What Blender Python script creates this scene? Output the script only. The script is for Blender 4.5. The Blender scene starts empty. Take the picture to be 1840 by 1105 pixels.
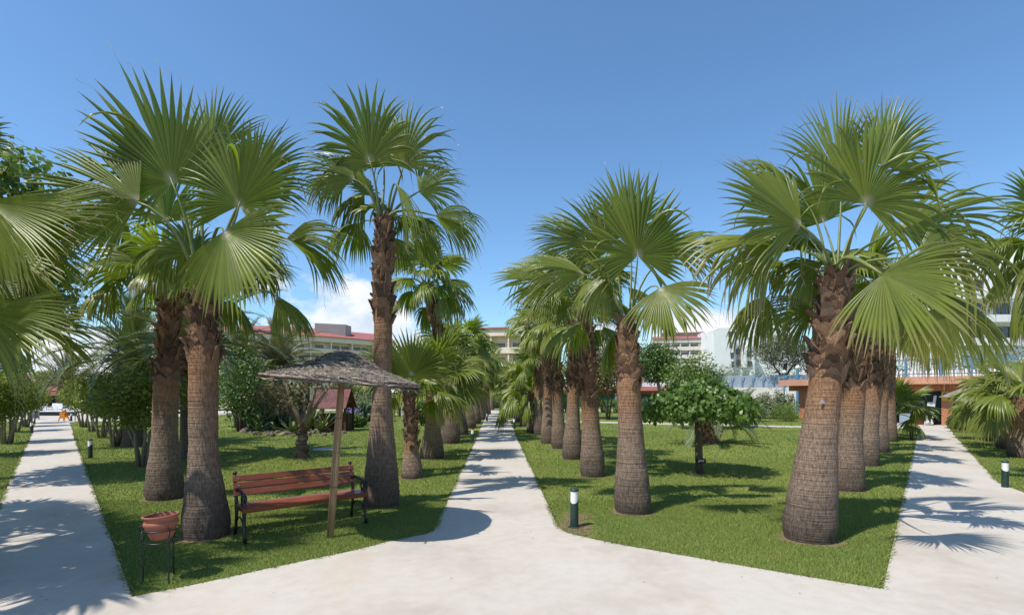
import bpy, bmesh, math, random
import numpy as np
from mathutils import Vector, Matrix

# ------------------------------------------------------------------ camera, sky, sun, exposure
S = bpy.context.scene
COL = S.collection
CAMH, F, HY, CX = 1.8, 920.0, 704.0, 920.0
cam_d = bpy.data.cameras.new('camera'); cam = bpy.data.objects.new('camera', cam_d); COL.objects.link(cam)
cam_d.sensor_width = 36; cam_d.lens = 18; cam_d.shift_y = 151.5/1840
cam_d.clip_start = 0.05; cam_d.clip_end = 3000
cam.location = (0, 0, CAMH); cam.rotation_euler = (math.radians(90), 0, 0)
S.camera = cam

SHX, SHY = 0.47, 0.36                       # shadow offset per metre of height
SUN_EL = math.atan(1/math.hypot(SHX, SHY))
W = bpy.data.worlds.new('World'); S.world = W; W.use_nodes = True
nt = W.node_tree; nt.nodes.clear()
def N(nt, t, **kw):
    n = nt.nodes.new(t)
    for k, v in kw.items(): setattr(n, k, v)
    return n
def L(nt, a, b): nt.links.new(a, b)
sky = N(nt, 'ShaderNodeTexSky', sky_type='NISHITA', sun_disc=False)
sky.sun_elevation = SUN_EL; sky.sun_rotation = math.atan2(-SHX, -SHY)
sky.air_density = 1.0; sky.dust_density = 0.5; sky.ozone_density = 1.4
tc = N(nt, 'ShaderNodeTexCoord')
sep = N(nt, 'ShaderNodeSeparateXYZ'); L(nt, tc.outputs['Generated'], sep.inputs[0])
mp = N(nt, 'ShaderNodeMapping'); mp.inputs['Scale'].default_value = (4.2, 4.2, 7.2); mp.inputs['Location'].default_value = (1.3, 9.1, 2.2)
L(nt, tc.outputs['Generated'], mp.inputs[0])
nz = N(nt, 'ShaderNodeTexNoise'); nz.inputs['Scale'].default_value = 1.0; nz.inputs['Detail'].default_value = 9; nz.inputs['Roughness'].default_value = 0.52
L(nt, mp.outputs[0], nz.inputs['Vector'])
mr = N(nt, 'ShaderNodeMapRange'); mr.inputs[1].default_value = 0.0; mr.inputs[2].default_value = 0.4; mr.inputs[3].default_value = 0.315; mr.inputs[4].default_value = 0.84
L(nt, sep.outputs[2], mr.inputs[0])
sb = N(nt, 'ShaderNodeMath', operation='SUBTRACT'); L(nt, nz.outputs[0], sb.inputs[0]); L(nt, mr.outputs[0], sb.inputs[1])
cm = N(nt, 'ShaderNodeMapRange', interpolation_type='SMOOTHSTEP'); cm.inputs[1].default_value = 0.0; cm.inputs[2].default_value = 0.09
L(nt, sb.outputs[0], cm.inputs[0])
nz2 = N(nt, 'ShaderNodeTexNoise'); nz2.inputs['Scale'].default_value = 2.6; nz2.inputs['Detail'].default_value = 5
L(nt, mp.outputs[0], nz2.inputs['Vector'])
cr = N(nt, 'ShaderNodeMix', data_type='RGBA'); cr.inputs[6].default_value = (4.2, 4.9, 5.7, 1); cr.inputs[7].default_value = (6.6, 6.6, 6.7, 1)
cmr = N(nt, 'ShaderNodeMapRange'); cmr.inputs[1].default_value = .35; cmr.inputs[2].default_value = .62
L(nt, nz2.outputs[0], cmr.inputs[0]); L(nt, cmr.outputs[0], cr.inputs[0])
mx = N(nt, 'ShaderNodeMix', data_type='RGBA')
wb_ = N(nt, 'ShaderNodeMix', data_type='RGBA', blend_type='MULTIPLY'); wb_.inputs[0].default_value = 1; wb_.inputs[7].default_value = (.76, 1.01, 1.17, 1); L(nt, sky.outputs[0], wb_.inputs[6])
L(nt, cm.outputs[0], mx.inputs[0]); L(nt, wb_.outputs[2], mx.inputs[6]); L(nt, cr.outputs[2], mx.inputs[7])
bg = N(nt, 'ShaderNodeBackground'); bg.inputs[1].default_value = 0.142
L(nt, mx.outputs[2], bg.inputs[0])
wo = N(nt, 'ShaderNodeOutputWorld'); L(nt, bg.outputs[0], wo.inputs[0])

sun_d = bpy.data.lights.new('sun', 'SUN'); sun_d.energy = 4.6; sun_d.angle = math.radians(0.53); sun_d.color = (1.0, 0.95, 0.87)
sun = bpy.data.objects.new('sun', sun_d); COL.objects.link(sun); sun.location = (-20, -15, 40)
sun.rotation_euler = Vector((SHX, SHY, -1)).to_track_quat('-Z', 'Y').to_euler()
S.view_settings.view_transform = 'Standard'; S.view_settings.look = 'None'
S.view_settings.exposure = 0.22; S.view_settings.gamma = 1.0; S.view_settings.use_curve_mapping = False
S.cycles.max_bounces = 6; S.cycles.transparent_max_bounces = 8

# ------------------------------------------------------------------ helpers
R_ = math.radians
def G(px, py):                               # photograph pixel of a point on the ground -> ground point
    Y = CAMH*F/(py-HY); return (px-CX)*Y/F, Y
def at(px, py, Y): return np.array([(px-CX)*Y/F, Y, CAMH+(HY-py)*Y/F])
def zat(py, Y): return CAMH+(HY-py)*Y/F

def mesh(name, V, Fc, mat=None, smooth=False, col=None):
    me = bpy.data.meshes.new(name)
    V = np.asarray(V, dtype=np.float32)
    if isinstance(Fc, np.ndarray):
        n, k = Fc.shape
        me.vertices.add(len(V)); me.vertices.foreach_set('co', V.ravel())
        me.loops.add(n*k); me.loops.foreach_set('vertex_index', Fc.astype(np.int32).ravel())
        me.polygons.add(n)
        me.polygons.foreach_set('loop_start', np.arange(0, n*k, k, dtype=np.int32))
        me.polygons.foreach_set('loop_total', np.full(n, k, dtype=np.int32))
        me.update(calc_edges=True)
    else:
        me.from_pydata(V.tolist(), [], [tuple(int(i) for i in f) for f in Fc]); me.update()
    if smooth: me.polygons.foreach_set('use_smooth', np.ones(len(me.polygons), dtype=bool))
    if col is not None:
        a = me.color_attributes.new('lf', 'FLOAT_COLOR', 'POINT')
        c = np.ones((len(V), 4), dtype=np.float32); c[:, :3] = col
        a.data.foreach_set('color', c.ravel())
    if mat: me.materials.append(mat)
    return me
def obj(name, me, parent=None, loc=None, rot=None, sc=None):
    o = bpy.data.objects.new(name, me); COL.objects.link(o)
    if parent: o.parent = parent
    if loc is not None: o.location = loc
    if rot is not None: o.rotation_euler = rot
    if sc is not None: o.scale = (sc, sc, sc) if isinstance(sc, (int, float)) else sc
    return o
def tag(o, label=None, cat=None, group=None, kind=None):
    if label: o['label'] = label
    if cat: o['category'] = cat
    if group: o['group'] = group
    if kind: o['kind'] = kind
    return o
def thing(name, label, cat, loc=(0, 0, 0), rz=0, group=None):
    o = bpy.data.objects.new(name, None); COL.objects.link(o); o.empty_display_size = .2
    o.location = loc; o.rotation_euler = (0, 0, rz)
    return tag(o, label, cat, group)
def copy_tree(o, parent=None):
    c = o.copy(); COL.objects.link(c)
    if parent: c.parent = parent
    for ch in list(o.children): copy_tree(ch, c)
    return c

class MB:                                    # small mesh collector
    def __init__(s): s.v = []; s.f = []
    def add(s, V, Fc):
        b = len(s.v); s.v += [tuple(map(float, p)) for p in V]; s.f += [tuple(int(i)+b for i in f) for f in Fc]; return s
    def box(s, c, d, rz=0, rx=0, ry=0, taper=1.0):
        x, y, z = d[0]/2, d[1]/2, d[2]/2; t = taper
        P = [(-x,-y,-z),(x,-y,-z),(x,y,-z),(-x,y,-z),(-x*t,-y*t,z),(x*t,-y*t,z),(x*t,y*t,z),(-x*t,y*t,z)]
        M = Matrix.Rotation(rz,3,'Z') @ Matrix.Rotation(ry,3,'Y') @ Matrix.Rotation(rx,3,'X')
        P = [tuple(M @ Vector(p) + Vector(c)) for p in P]
        return s.add(P, [(0,3,2,1),(4,5,6,7),(0,1,5,4),(1,2,6,5),(2,3,7,6),(3,0,4,7)])
    def tube(s, pts, rad, n=8, cap=True, flat=1.0):
        pts = [Vector(p) for p in pts]; m = len(pts)
        if not hasattr(rad, '__len__'): rad = [rad]*m
        V = []; u = None
        for i, p in enumerate(pts):
            d = (pts[min(i+1, m-1)]-pts[max(i-1, 0)]).normalized()
            if u is None: u = d.orthogonal().normalized()
            u = (u - d*u.dot(d)); u = u.normalized() if u.length > 1e-6 else d.orthogonal().normalized()
            w = d.cross(u)
            for k in range(n):
                a = 2*math.pi*k/n
                V.append(p + (u*math.cos(a) + w*math.sin(a)*flat)*rad[i])
        Fc = [(i*n+k, i*n+(k+1)%n, (i+1)*n+(k+1)%n, (i+1)*n+k) for i in range(m-1) for k in range(n)]
        if cap: Fc += [tuple(range(n-1, -1, -1)), tuple((m-1)*n+k for k in range(n))]
        return s.add(V, Fc)
    def lathe(s, prof, n=24, c=(0, 0, 0), close=False):
        V = [(c[0]+r*math.cos(2*math.pi*k/n), c[1]+r*math.sin(2*math.pi*k/n), c[2]+z) for r, z in prof for k in range(n)]
        m = len(prof)
        Fc = [(i*n+k, i*n+(k+1)%n, (i+1)*n+(k+1)%n, (i+1)*n+k) for i in range(m-1) for k in range(n)]
        if close: Fc += [tuple(range(n-1, -1, -1)), tuple((m-1)*n+k for k in range(n))]
        return s.add(V, Fc)
    def prism(s, poly, z0, z1):
        n = len(poly); V = [(x, y, z0) for x, y in poly] + [(x, y, z1) for x, y in poly]
        Fc = [tuple(range(n, 2*n)), tuple(range(n-1, -1, -1))] + [(i, (i+1)%n, n+(i+1)%n, n+i) for i in range(n)]
        return s.add(V, Fc)
    def build(s, name, mat, parent=None, smooth=False, **kw):
        return obj(name, mesh(name, s.v, s.f, mat, smooth), parent, **kw)

def inside(poly, x, y):
    r = np.zeros(len(x), bool); n = len(poly)
    for i in range(n):
        x1, y1 = poly[i]; x2, y2 = poly[(i+1) % n]
        c = ((y1 > y) != (y2 > y))
        with np.errstate(divide='ignore', invalid='ignore'):
            xi = (x2-x1)*(y-y1)/(y2-y1 if y2 != y1 else 1e-9)+x1
        r ^= c & (x < xi)
    return r

# ------------------------------------------------------------------ materials
def base_mat(name, rough=.8, spec=.3):
    m = bpy.data.materials.new(name); m.use_nodes = True
    t = m.node_tree; b = t.nodes['Principled BSDF']
    b.inputs['Roughness'].default_value = rough; b.inputs['Specular IOR Level'].default_value = spec
    return m, t, b
def ramp(t, fac, stops):
    r = N(t, 'ShaderNodeValToRGB'); e = r.color_ramp.elements
    while len(e) < len(stops): e.new(0.5)
    for el, (p, c) in zip(e, stops): el.position = p; el.color = (*c, 1)
    L(t, fac, r.inputs[0]); return r.outputs[0]
def noise(t, scale, detail=5, rough=.55, vec=None, stretch=None, coord='Object'):
    n = N(t, 'ShaderNodeTexNoise'); n.inputs['Scale'].default_value = scale; n.inputs['Detail'].default_value = detail; n.inputs['Roughness'].default_value = rough
    tcn = N(t, 'ShaderNodeTexCoord')
    v = tcn.outputs[coord] if vec is None else vec
    if stretch:
        m = N(t, 'ShaderNodeMapping'); m.inputs['Scale'].default_value = stretch; L(t, v, m.inputs[0]); v = m.outputs[0]
    L(t, v, n.inputs['Vector']); return n.outputs[0]
def mixc(t, f, a, b, mode='MIX'):
    m = N(t, 'ShaderNodeMix', data_type='RGBA', blend_type=mode)
    for sk, val in ((m.inputs[0], f), (m.inputs[6], a), (m.inputs[7], b)):
        if hasattr(val, 'links'): L(t, val, sk)
        elif isinstance(val, (tuple, list)): sk.default_value = (*val[:3], 1)
        else: sk.default_value = val
    return m.outputs[2]
def bump(t, b, h, strength=.3, dist=.02):
    n = N(t, 'ShaderNodeBump'); n.inputs['Strength'].default_value = strength; n.inputs['Distance'].default_value = dist
    L(t, h, n.inputs['Height']); L(t, n.outputs[0], b.inputs['Normal'])
def mat(name, c1, c2=None, scale=6, rough=.8, spec=.3, bmp=0, stretch=None, vary=0, detail=6, metallic=0):
    m, t, b = base_mat(name, rough, spec)
    c2 = c2 or tuple(x*.8 for x in c1)
    nf = noise(t, scale, detail, stretch=stretch)
    c = ramp(t, nf, [(.3, c2), (.7, c1)])
    if vary:
        oi = N(t, 'ShaderNodeObjectInfo')
        h = N(t, 'ShaderNodeHueSaturation'); mrn = N(t, 'ShaderNodeMapRange'); mrn.inputs[3].default_value = 1-vary; mrn.inputs[4].default_value = 1+vary
        L(t, oi.outputs['Random'], mrn.inputs[0]); L(t, mrn.outputs[0], h.inputs['Value']); L(t, c, h.inputs['Color']); c = h.outputs[0]
    L(t, c, b.inputs['Base Color']); b.inputs['Metallic'].default_value = metallic
    if bmp: bump(t, b, nf, bmp)
    return m

def leaf_mat(name, green, dark, tip=None, hub=None, trans=.3, rough=.4, spec=.5, tcol=None):
    m, t, b = base_mat(name, rough, spec)
    at_ = N(t, 'ShaderNodeAttribute', attribute_name='lf'); sp = N(t, 'ShaderNodeSeparateColor'); L(t, at_.outputs['Color'], sp.inputs[0])
    c = mixc(t, sp.outputs[1], dark, green)
    ye = mixc(t, 0.75, green, (.17, .16, .04))
    c = mixc(t, sp.outputs[2], c, ye)
    if tip:
        g = N(t, 'ShaderNodeMapRange'); g.inputs[1].default_value = .80; g.inputs[2].default_value = 1.0; L(t, sp.outputs[0], g.inputs[0])
        k = N(t, 'ShaderNodeMath', operation='MULTIPLY'); L(t, g.outputs[0], k.inputs[0]); L(t, sp.outputs[1], k.inputs[1])
        c = mixc(t, k.outputs[0], c, tip)
        g2 = N(t, 'ShaderNodeMapRange'); g2.inputs[1].default_value = .12; g2.inputs[2].default_value = .02; L(t, sp.outputs[0], g2.inputs[0])
        c = mixc(t, g2.outputs[0], c, hub)
    L(t, c, b.inputs['Base Color'])
    tr = N(t, 'ShaderNodeBsdfTranslucent')
    tcx = mixc(t, 1.0, c, tcol or (1.3, 1.45, .6), 'MULTIPLY'); L(t, tcx, tr.inputs[0])
    ms = N(t, 'ShaderNodeMixShader'); ms.inputs[0].default_value = trans
    out = t.nodes['Material Output']; L(t, b.outputs[0], ms.inputs[1]); L(t, tr.outputs[0], ms.inputs[2]); L(t, ms.outputs[0], out.inputs[0])
    return m

M = {}
M['fan'] = leaf_mat('fan_leaf', (0.240, 0.282, 0.044), (0.120, 0.160, 0.026), tip=(.34, .27, .15), hub=(.42, .37, .30), trans=.42, rough=.34, spec=.55, tcol=(1.45, 1.7, .4))
M['date'] = leaf_mat('date_leaf', (0.150, 0.195, 0.083), (0.083, 0.128, 0.053), trans=.15, rough=.42)
M['dry_date'] = leaf_mat('pale_date_leaf', (.22, .21, .12), (.13, .13, .07), trans=.15, rough=.5)
M['petiole'] = mat('petiole_green', (.20, .22, .06), (.12, .15, .04), 8, .45, .4)
M['rachis'] = mat('rachis', (.25, .24, .10), (.16, .17, .06), 8, .5)
M['crape'] = leaf_mat('clipped_leaf', (0.26, 0.285, 0.045), (0.10, 0.145, 0.026), trans=.38, rough=.45)
M['tree'] = leaf_mat('broad_leaf', (0.112, 0.188, 0.033), (0.048, 0.099, 0.021), trans=.25, rough=.42)
M['bright'] = leaf_mat('bright_leaf', (0.180, 0.255, 0.038), (0.090, 0.150, 0.027), trans=.3, rough=.42)
M['mulberry'] = leaf_mat('mulberry_leaf', (.135, .225, .042), (.055, .115, .024), trans=.25, rough=.42, spec=.45)
M['pine'] = leaf_mat('pine_needle', (0.112, 0.128, 0.068), (0.053, 0.068, 0.033), trans=.1, rough=.6)
M['olive'] = leaf_mat('olive_shrub', (0.195, 0.225, 0.112), (0.105, 0.128, 0.060), trans=.15, rough=.55)
M['rusty'] = leaf_mat('rusty_leaf', (0.210, 0.165, 0.060), (0.090, 0.090, 0.033), trans=.2, rough=.55)
M['twig'] = mat('dry_twig', (.21, .17, .12), (.12, .09, .06), 20, .9)
M['cactus'] = mat('cactus_pad', (.085, .14, .085), (.05, .09, .055), 14, .5, .35, vary=.25)
M['agave'] = mat('agave_leaf', (.22, .25, .08), (.10, .15, .06), 3, .5, .35, vary=.25)
M['rock'] = mat('rock', (.25, .19, .155), (.10, .08, .07), 5, .9, bmp=.5, vary=.35)
M['bark'] = mat('bark', (.16, .12, .085), (.07, .052, .04), 10, .9, bmp=.8, stretch=(6, 6, 1.2))
M['pale_bark'] = mat('pale_bark', (.30, .25, .17), (.17, .13, .09), 8, .85, bmp=.5, stretch=(4, 4, 1))
M['boot'] = mat('leaf_base', (.33, .185, .11), (.135, .078, .05), 9, .85, bmp=.8, stretch=(5, 5, 1.2), vary=.4)
M['boot_grey'] = mat('leaf_base_grey', (.215, .135, .09), (.085, .055, .04), 9, .9, bmp=.8, stretch=(5, 5, 1.2), vary=.4)
M['fibre'] = mat('palm_fibre', (.20, .13, .075), (.10, .06, .035), 30, .95)
M['plastic_green'] = mat('bollard_green', (.018, .045, .036), (.013, .034, .028), 12, .4, .5)
M['black_green'] = mat('bollard_dark', (.012, .02, .02), (.01, .016, .016), 12, .4, .5)
M['white_plastic'] = mat('white_plastic', (.78, .78, .76), (.70, .70, .68), 6, .35, .5)
M['iron'] = mat('cast_iron', (.014, .015, .018), (.009, .009, .010), 30, .42, .5, bmp=.15)
M['wood'] = mat('varnished_wood', (.26, .072, .034), (.15, .038, .018), 4, .32, .5, stretch=(1.2, 16, 16), vary=.14)
M['steel'] = mat('bolt_steel', (.6, .6, .58), None, 8, .35, metallic=.8)
M['terracotta'] = mat('clay', (.34, .125, .075), (.25, .09, .055), 7, .72, bmp=.06)
M['render_terra'] = mat('terracotta_render', (.48, .20, .105), (.41, .165, .09), 3, .85)
M['render_terra_top'] = mat('terracotta_roof', (.60, .31, .20), (.52, .26, .165), 2, .8)
M['cream'] = mat('cream_render', (.76, .65, .51), (.70, .59, .46), .5, .85)
M['whitewash'] = mat('whitewash', (.80, .79, .78), (.74, .73, .72), .4, .85)
M['pale_wall'] = mat('pale_wall', (.66, .61, .56), (.6, .55, .5), .5, .85)
M['redroof'] = mat('red_roof', (.37, .135, .12), (.30, .10, .09), 1.2, .75, stretch=(1, 1, 5))
M['greystone'] = mat('grey_render', (.40, .345, .32), (.35, .30, .28), 1, .85)
M['glass'] = mat('window_glass', (.055, .075, .10), (.03, .04, .055), .7, .12, .8)
M['frame'] = mat('window_frame', (.16, .12, .10), None, 5, .5)
M['dark'] = mat('dark_interior', (.015, .02, .02), None, 3, .8)
M['dkgreen'] = mat('dark_green_door', (.018, .04, .038), (.013, .03, .028), 2, .6)
M['maroon'] = mat('maroon_boards', (.17, .06, .06), (.12, .04, .042), 6, .7, stretch=(1, 8, 8), vary=.15)
M['brownwood'] = mat('brown_timber', (.11, .05, .03), (.07, .03, .02), 6, .7)
M['blue'] = mat('blue_paint', (.10, .23, .34), (.08, .19, .29), 5, .45)
M['poolblue'] = mat('blue_slate', (.30, .35, .41), (.24, .29, .35), 2, .6)
M['orange'] = mat('orange_plastic', (.75, .26, .02), None, 6, .45)
M['blackplate'] = mat('black_plate', (.01, .011, .014), None, 6, .4)
M['yellow'] = mat('yellow_board', (.62, .45, .03), None, 6, .5)
M['greymetal'] = mat('grey_metal', (.22, .22, .21), (.17, .17, .165), 6, .5, metallic=.3)
M['violet'] = mat('violet_bloom', (.30, .22, .52), (.2, .15, .4), 6, .7)
M['flower'] = mat('orange_flower', (.5, .09, .02), None, 6, .6)
M['cane'] = mat('cane', (.40, .28, .165), (.24, .16, .09), 5, .8, bmp=.4, stretch=(14, 14, 1), vary=.25)
M['board'] = mat('pale_board', (.62, .62, .60), (.55, .55, .53), 3, .6)
M['plastic_red'] = mat('dark_red', (.12, .02, .025), None, 4, .6)
M['plaque'] = mat('grey_plaque', (.34, .34, .36), None, 20, .5)
M['soil'] = mat('bare_soil', (.24, .17, .10), (.12, .085, .05), 22, .95, .1, bmp=.6)
M['litter'] = mat('dry_litter', (.34, .26, .16), (.20, .14, .09), 40, .9, vary=.4)
M['teal'] = mat('teal_glass', (.04, .17, .18), None, 3, .3)

# fan palm trunk: grey ringed bark, orange just under the old leaf bases, dark at the foot
m, t, b = base_mat('palm_trunk', .88, .2)
at_ = N(t, 'ShaderNodeAttribute', attribute_name='lf'); sp = N(t, 'ShaderNodeSeparateColor'); L(t, at_.outputs['Color'], sp.inputs[0])
n1 = noise(t, 3.0, 5); n2 = noise(t, 55, 5, .65, stretch=(1, 1, .22)); n3 = noise(t, 26, 5, .6, stretch=(.045, .045, 1.6))
add = N(t, 'ShaderNodeMath', operation='MULTIPLY_ADD'); L(t, n1, add.inputs[0]); add.inputs[1].default_value = .30; 
sub = N(t, 'ShaderNodeMath', operation='SUBTRACT'); L(t, sp.outputs[0], sub.inputs[0]); sub.inputs[1].default_value = .15; L(t, sub.outputs[0], add.inputs[2])
c = ramp(t, add.outputs[0], [(0, (.115, .088, .07)), (.13, (.15, .112, .087)), (.34, (.235, .172, .128)), (.62, (.265, .188, .135)), (.9, (.31, .175, .10))])
gr = ramp(t, n2, [(.34, (.40, .38, .36)), (.60, (1.2, 1.2, 1.2))]); c = mixc(t, .85, c, gr, 'MULTIPLY')
gr = ramp(t, n3, [(.36, (.6, .57, .55)), (.55, (1.08, 1.08, 1.08))]); c = mixc(t, .35, c, gr, 'MULTIPLY')
L(t, c, b.inputs['Base Color'])
hm = N(t, 'ShaderNodeMath', operation='ADD'); L(t, n2, hm.inputs[0]); L(t, n3, hm.inputs[1]); bump(t, b, hm.outputs[0], .9, .03)
M['trunk'] = m

# lawn
m, t, b = base_mat('lawn', .9, .15)
a1 = noise(t, .28, 5); a2 = noise(t, 2.2, 6); a3 = noise(t, 45, 5)
c = ramp(t, a3, [(.3, (.105, .145, .033)), (.7, (.24, .275, .07))])
pt = ramp(t, a1, [(.38, (.75, .85, .75)), (.66, (1.25, 1.1, 1.0))]); c = mixc(t, 1, c, pt, 'MULTIPLY')
dry = ramp(t, a2, [(.60, (0, 0, 0)), (.74, (1, 1, 1))]); k = N(t, 'ShaderNodeMath', operation='MULTIPLY'); k.inputs[1].default_value = .45
L(t, dry, k.inputs[0]); c = mixc(t, k.outputs[0], c, (.21, .17, .07))
L(t, c, b.inputs['Base Color']); bump(t, b, a3, .6, .05); M['lawn'] = m
# grass blades
m, t, b = base_mat('grass_blade', .55, .25)
at_ = N(t, 'ShaderNodeAttribute', attribute_name='lf'); sp = N(t, 'ShaderNodeSeparateColor'); L(t, at_.outputs['Color'], sp.inputs[0])
c = mixc(t, sp.outputs[1], (.115, .170, .032), (.29, .345, .082)); c = mixc(t, sp.outputs[2], c, (.36, .30, .14))
L(t, c, b.inputs['Base Color'])
tr = N(t, 'ShaderNodeBsdfTranslucent'); L(t, c, tr.inputs[0]); ms = N(t, 'ShaderNodeMixShader'); ms.inputs[0].default_value = .25
L(t, b.outputs[0], ms.inputs[1]); L(t, tr.outputs[0], ms.inputs[2]); L(t, ms.outputs[0], t.nodes['Material Output'].inputs[0]); M['grass'] = m
# concrete
m, t, b = base_mat('pale_concrete', .85, .25)
a1 = noise(t, .55, 6, .6); a2 = noise(t, 7, 6); a3 = noise(t, 90, 3); a4 = noise(t, 1.4, 4, stretch=(1, .25, 1))
c = ramp(t, a1, [(.30, (.40, .35, .295)), (.5, (.495, .445, .385)), (.68, (.515, .475, .42))])
g = ramp(t, a2, [(.3, (.93, .92, .91)), (.6, (1, 1, 1))]); c = mixc(t, 1, c, g, 'MULTIPLY')
g = ramp(t, a3, [(.32, (.90, .90, .89)), (.45, (1, 1, 1))]); c = mixc(t, 1, c, g, 'MULTIPLY')
g = ramp(t, a4, [(.58, (1, 1, 1)), (.75, (1.0, .95, .87))]); c = mixc(t, 1, c, g, 'MULTIPLY')
L(t, c, b.inputs['Base Color']); bump(t, b, a2, .12, .01); M['concrete'] = m
# woven reed
m, t, b = base_mat('woven_reed', .9, .15)
a1 = noise(t, 9, 5, stretch=(1, 1, 4)); a2 = noise(t, 60, 3)
c = ramp(t, a1, [(.3, (.13, .105, .085)), (.5, (.30, .25, .20)), (.72, (.48, .395, .315))])
g = ramp(t, a2, [(.35, (.5, .5, .5)), (.6, (1.1, 1.1, 1.1))]); c = mixc(t, 1, c, g, 'MULTIPLY')
L(t, c, b.inputs['Base Color']); bump(t, b, a2, .8, .02); M['reed'] = m

# ------------------------------------------------------------------ ground and paths
g = MB(); g.add([(-1500, -300, 0), (1500, -300, 0), (1500, 2600, 0), (-1500, 2600, 0)], [(0, 1, 2, 3)])
tag(g.build('lawn_ground', M['lawn']), 'green lawn spreading across the whole garden', kind='structure')

LEDGE = [(780,957),(760,963),(700,975),(640,991),(560,1008),(480,1025),(400,1043),(320,1060),(237,1076)]
REDGE = [(1003,950),(1015,958),(1060,970),(1130,984),(1200,996),(1300,1014),(1400,1031),(1500,1048),(1587,1062)]
pv = [G(*p) for p in LEDGE]
pv += [G(125,760), (-26.3,31.0), (-28.9,31.0), G(65,760), G(0,905), (-6.6,6.4), (-9.5,4.6), (-14,4.0), (-14,-9), (14,-9), (14,5.8), (8.6,8.0)]
pv += [G(1795,870), G(1705,770), (21.9,25.8), (20.9,26.3), G(1650,768)]
pv += [G(*p) for p in REDGE[::-1]]
pv += [(-0.66,48.7), (-2.22,48.7)]
PAVE = pv
tag(MB().prism(PAVE, -.05, .022).build('paved_path', M['concrete']), 'pale concrete forecourt with three paths fanning out between lawns', kind='structure')
sp_ = [(9.45,9.0), G(1818,877), (13,9.55), (26,9.2), (26,5.5), (14.03,5.83), (10.2,7.65)]
SIDE = [(9.42, 9.1), (9.55,9.62), (14,9.6), (26,9.5), (26,5.9), (14.1,6.0), (9.12,8.1)]
tag(MB().prism(SIDE, -.05, .026).build('side_path', M['concrete']), 'pale side path leaving the right path beside a bollard', kind='structure')
CROSS = [(-.55,33.2), (14.6,26.9), (19.8,25.9), (19.8,24.9), (14.6,25.7), (-.55,31.9)]
tag(MB().prism(CROSS, -.05, .018).build('cross_path', M['concrete']), 'narrow pale path crossing the far lawn', kind='structure')
CROSSL = [(-2.3,40), (-2.3,41.4), (-24,41.6), (-24,40.2)]
tag(MB().prism(CROSSL, -.05, .018).build('cross_path', M['concrete']), 'pale path behind the cactus bed', kind='structure')
LPLAZA = [(-24,31.05), (-24,60), (-75,60), (-75,31.05)]
tag(MB().prism(LPLAZA, -.05, .018).build('terrace_paving', M['concrete']), 'pale terrace at the end of the left path', kind='structure')
FORE = [(19.4,25.65), (23.6,25.65), (36,23.2), (36,27.5), (19.4,34)]
tag(MB().prism(FORE, -.05, .015).build('forecourt', M['concrete']), 'pale forecourt in front of the terracotta pavilion', kind='structure')
ENDP = [(-30,48.8), (30,48.8), (30,52), (-30,52)]
tag(MB().prism(ENDP, -.05, .018).build('promenade', M['concrete']), 'promenade crossing the end of the central path', kind='structure')
ALLP = [PAVE, SIDE, CROSS, CROSSL, LPLAZA, FORE, ENDP]

BASES = [(*G(px, py), rr_) for px, py, rr_ in ((372,962,.30), (297,895,.31), (685,907,.30), (741,858,.27), (776,823,.34), (808,796,.38), (827,781,.37), (842,769,.38), (1137,919,.29), (1065,855,.29), (1028,824,.30), (1005,805,.30), (986,796,.3), (970,781,.28), (959,777,.34), (1453,968,.31), (1523,880,.28), (1556,836,.28), (1578,812,.29), (1257,850,.16), (543,823,.2))]
sm = MB(); rs_ = random.Random(3)
for bx, by, br in BASES+[(.86, 6.95, .22), (.80, 6.62, .2), (.93, 7.4, .2)]:
    k = 26; w1, w2 = rs_.uniform(0, 6), rs_.uniform(0, 6); sm.add([(bx, by, .004)]+[(bx+br*(1.12+.14*math.sin(3*a+w1)+.09*math.sin(7*a+w2))*math.cos(a), by+br*(1.12+.14*math.sin(3*a+w1)+.09*math.sin(7*a+w2))*math.sin(a), .004+.00005*i) for i, a in enumerate(2*math.pi*q/k for q in range(k))], [(0, q+1, (q+1) % k+1) for q in range(k)])
tag(sm.build('bare_soil', M['soil']), 'bare brown soil worn round the palm feet and beside the near bollard', kind='structure')
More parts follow.
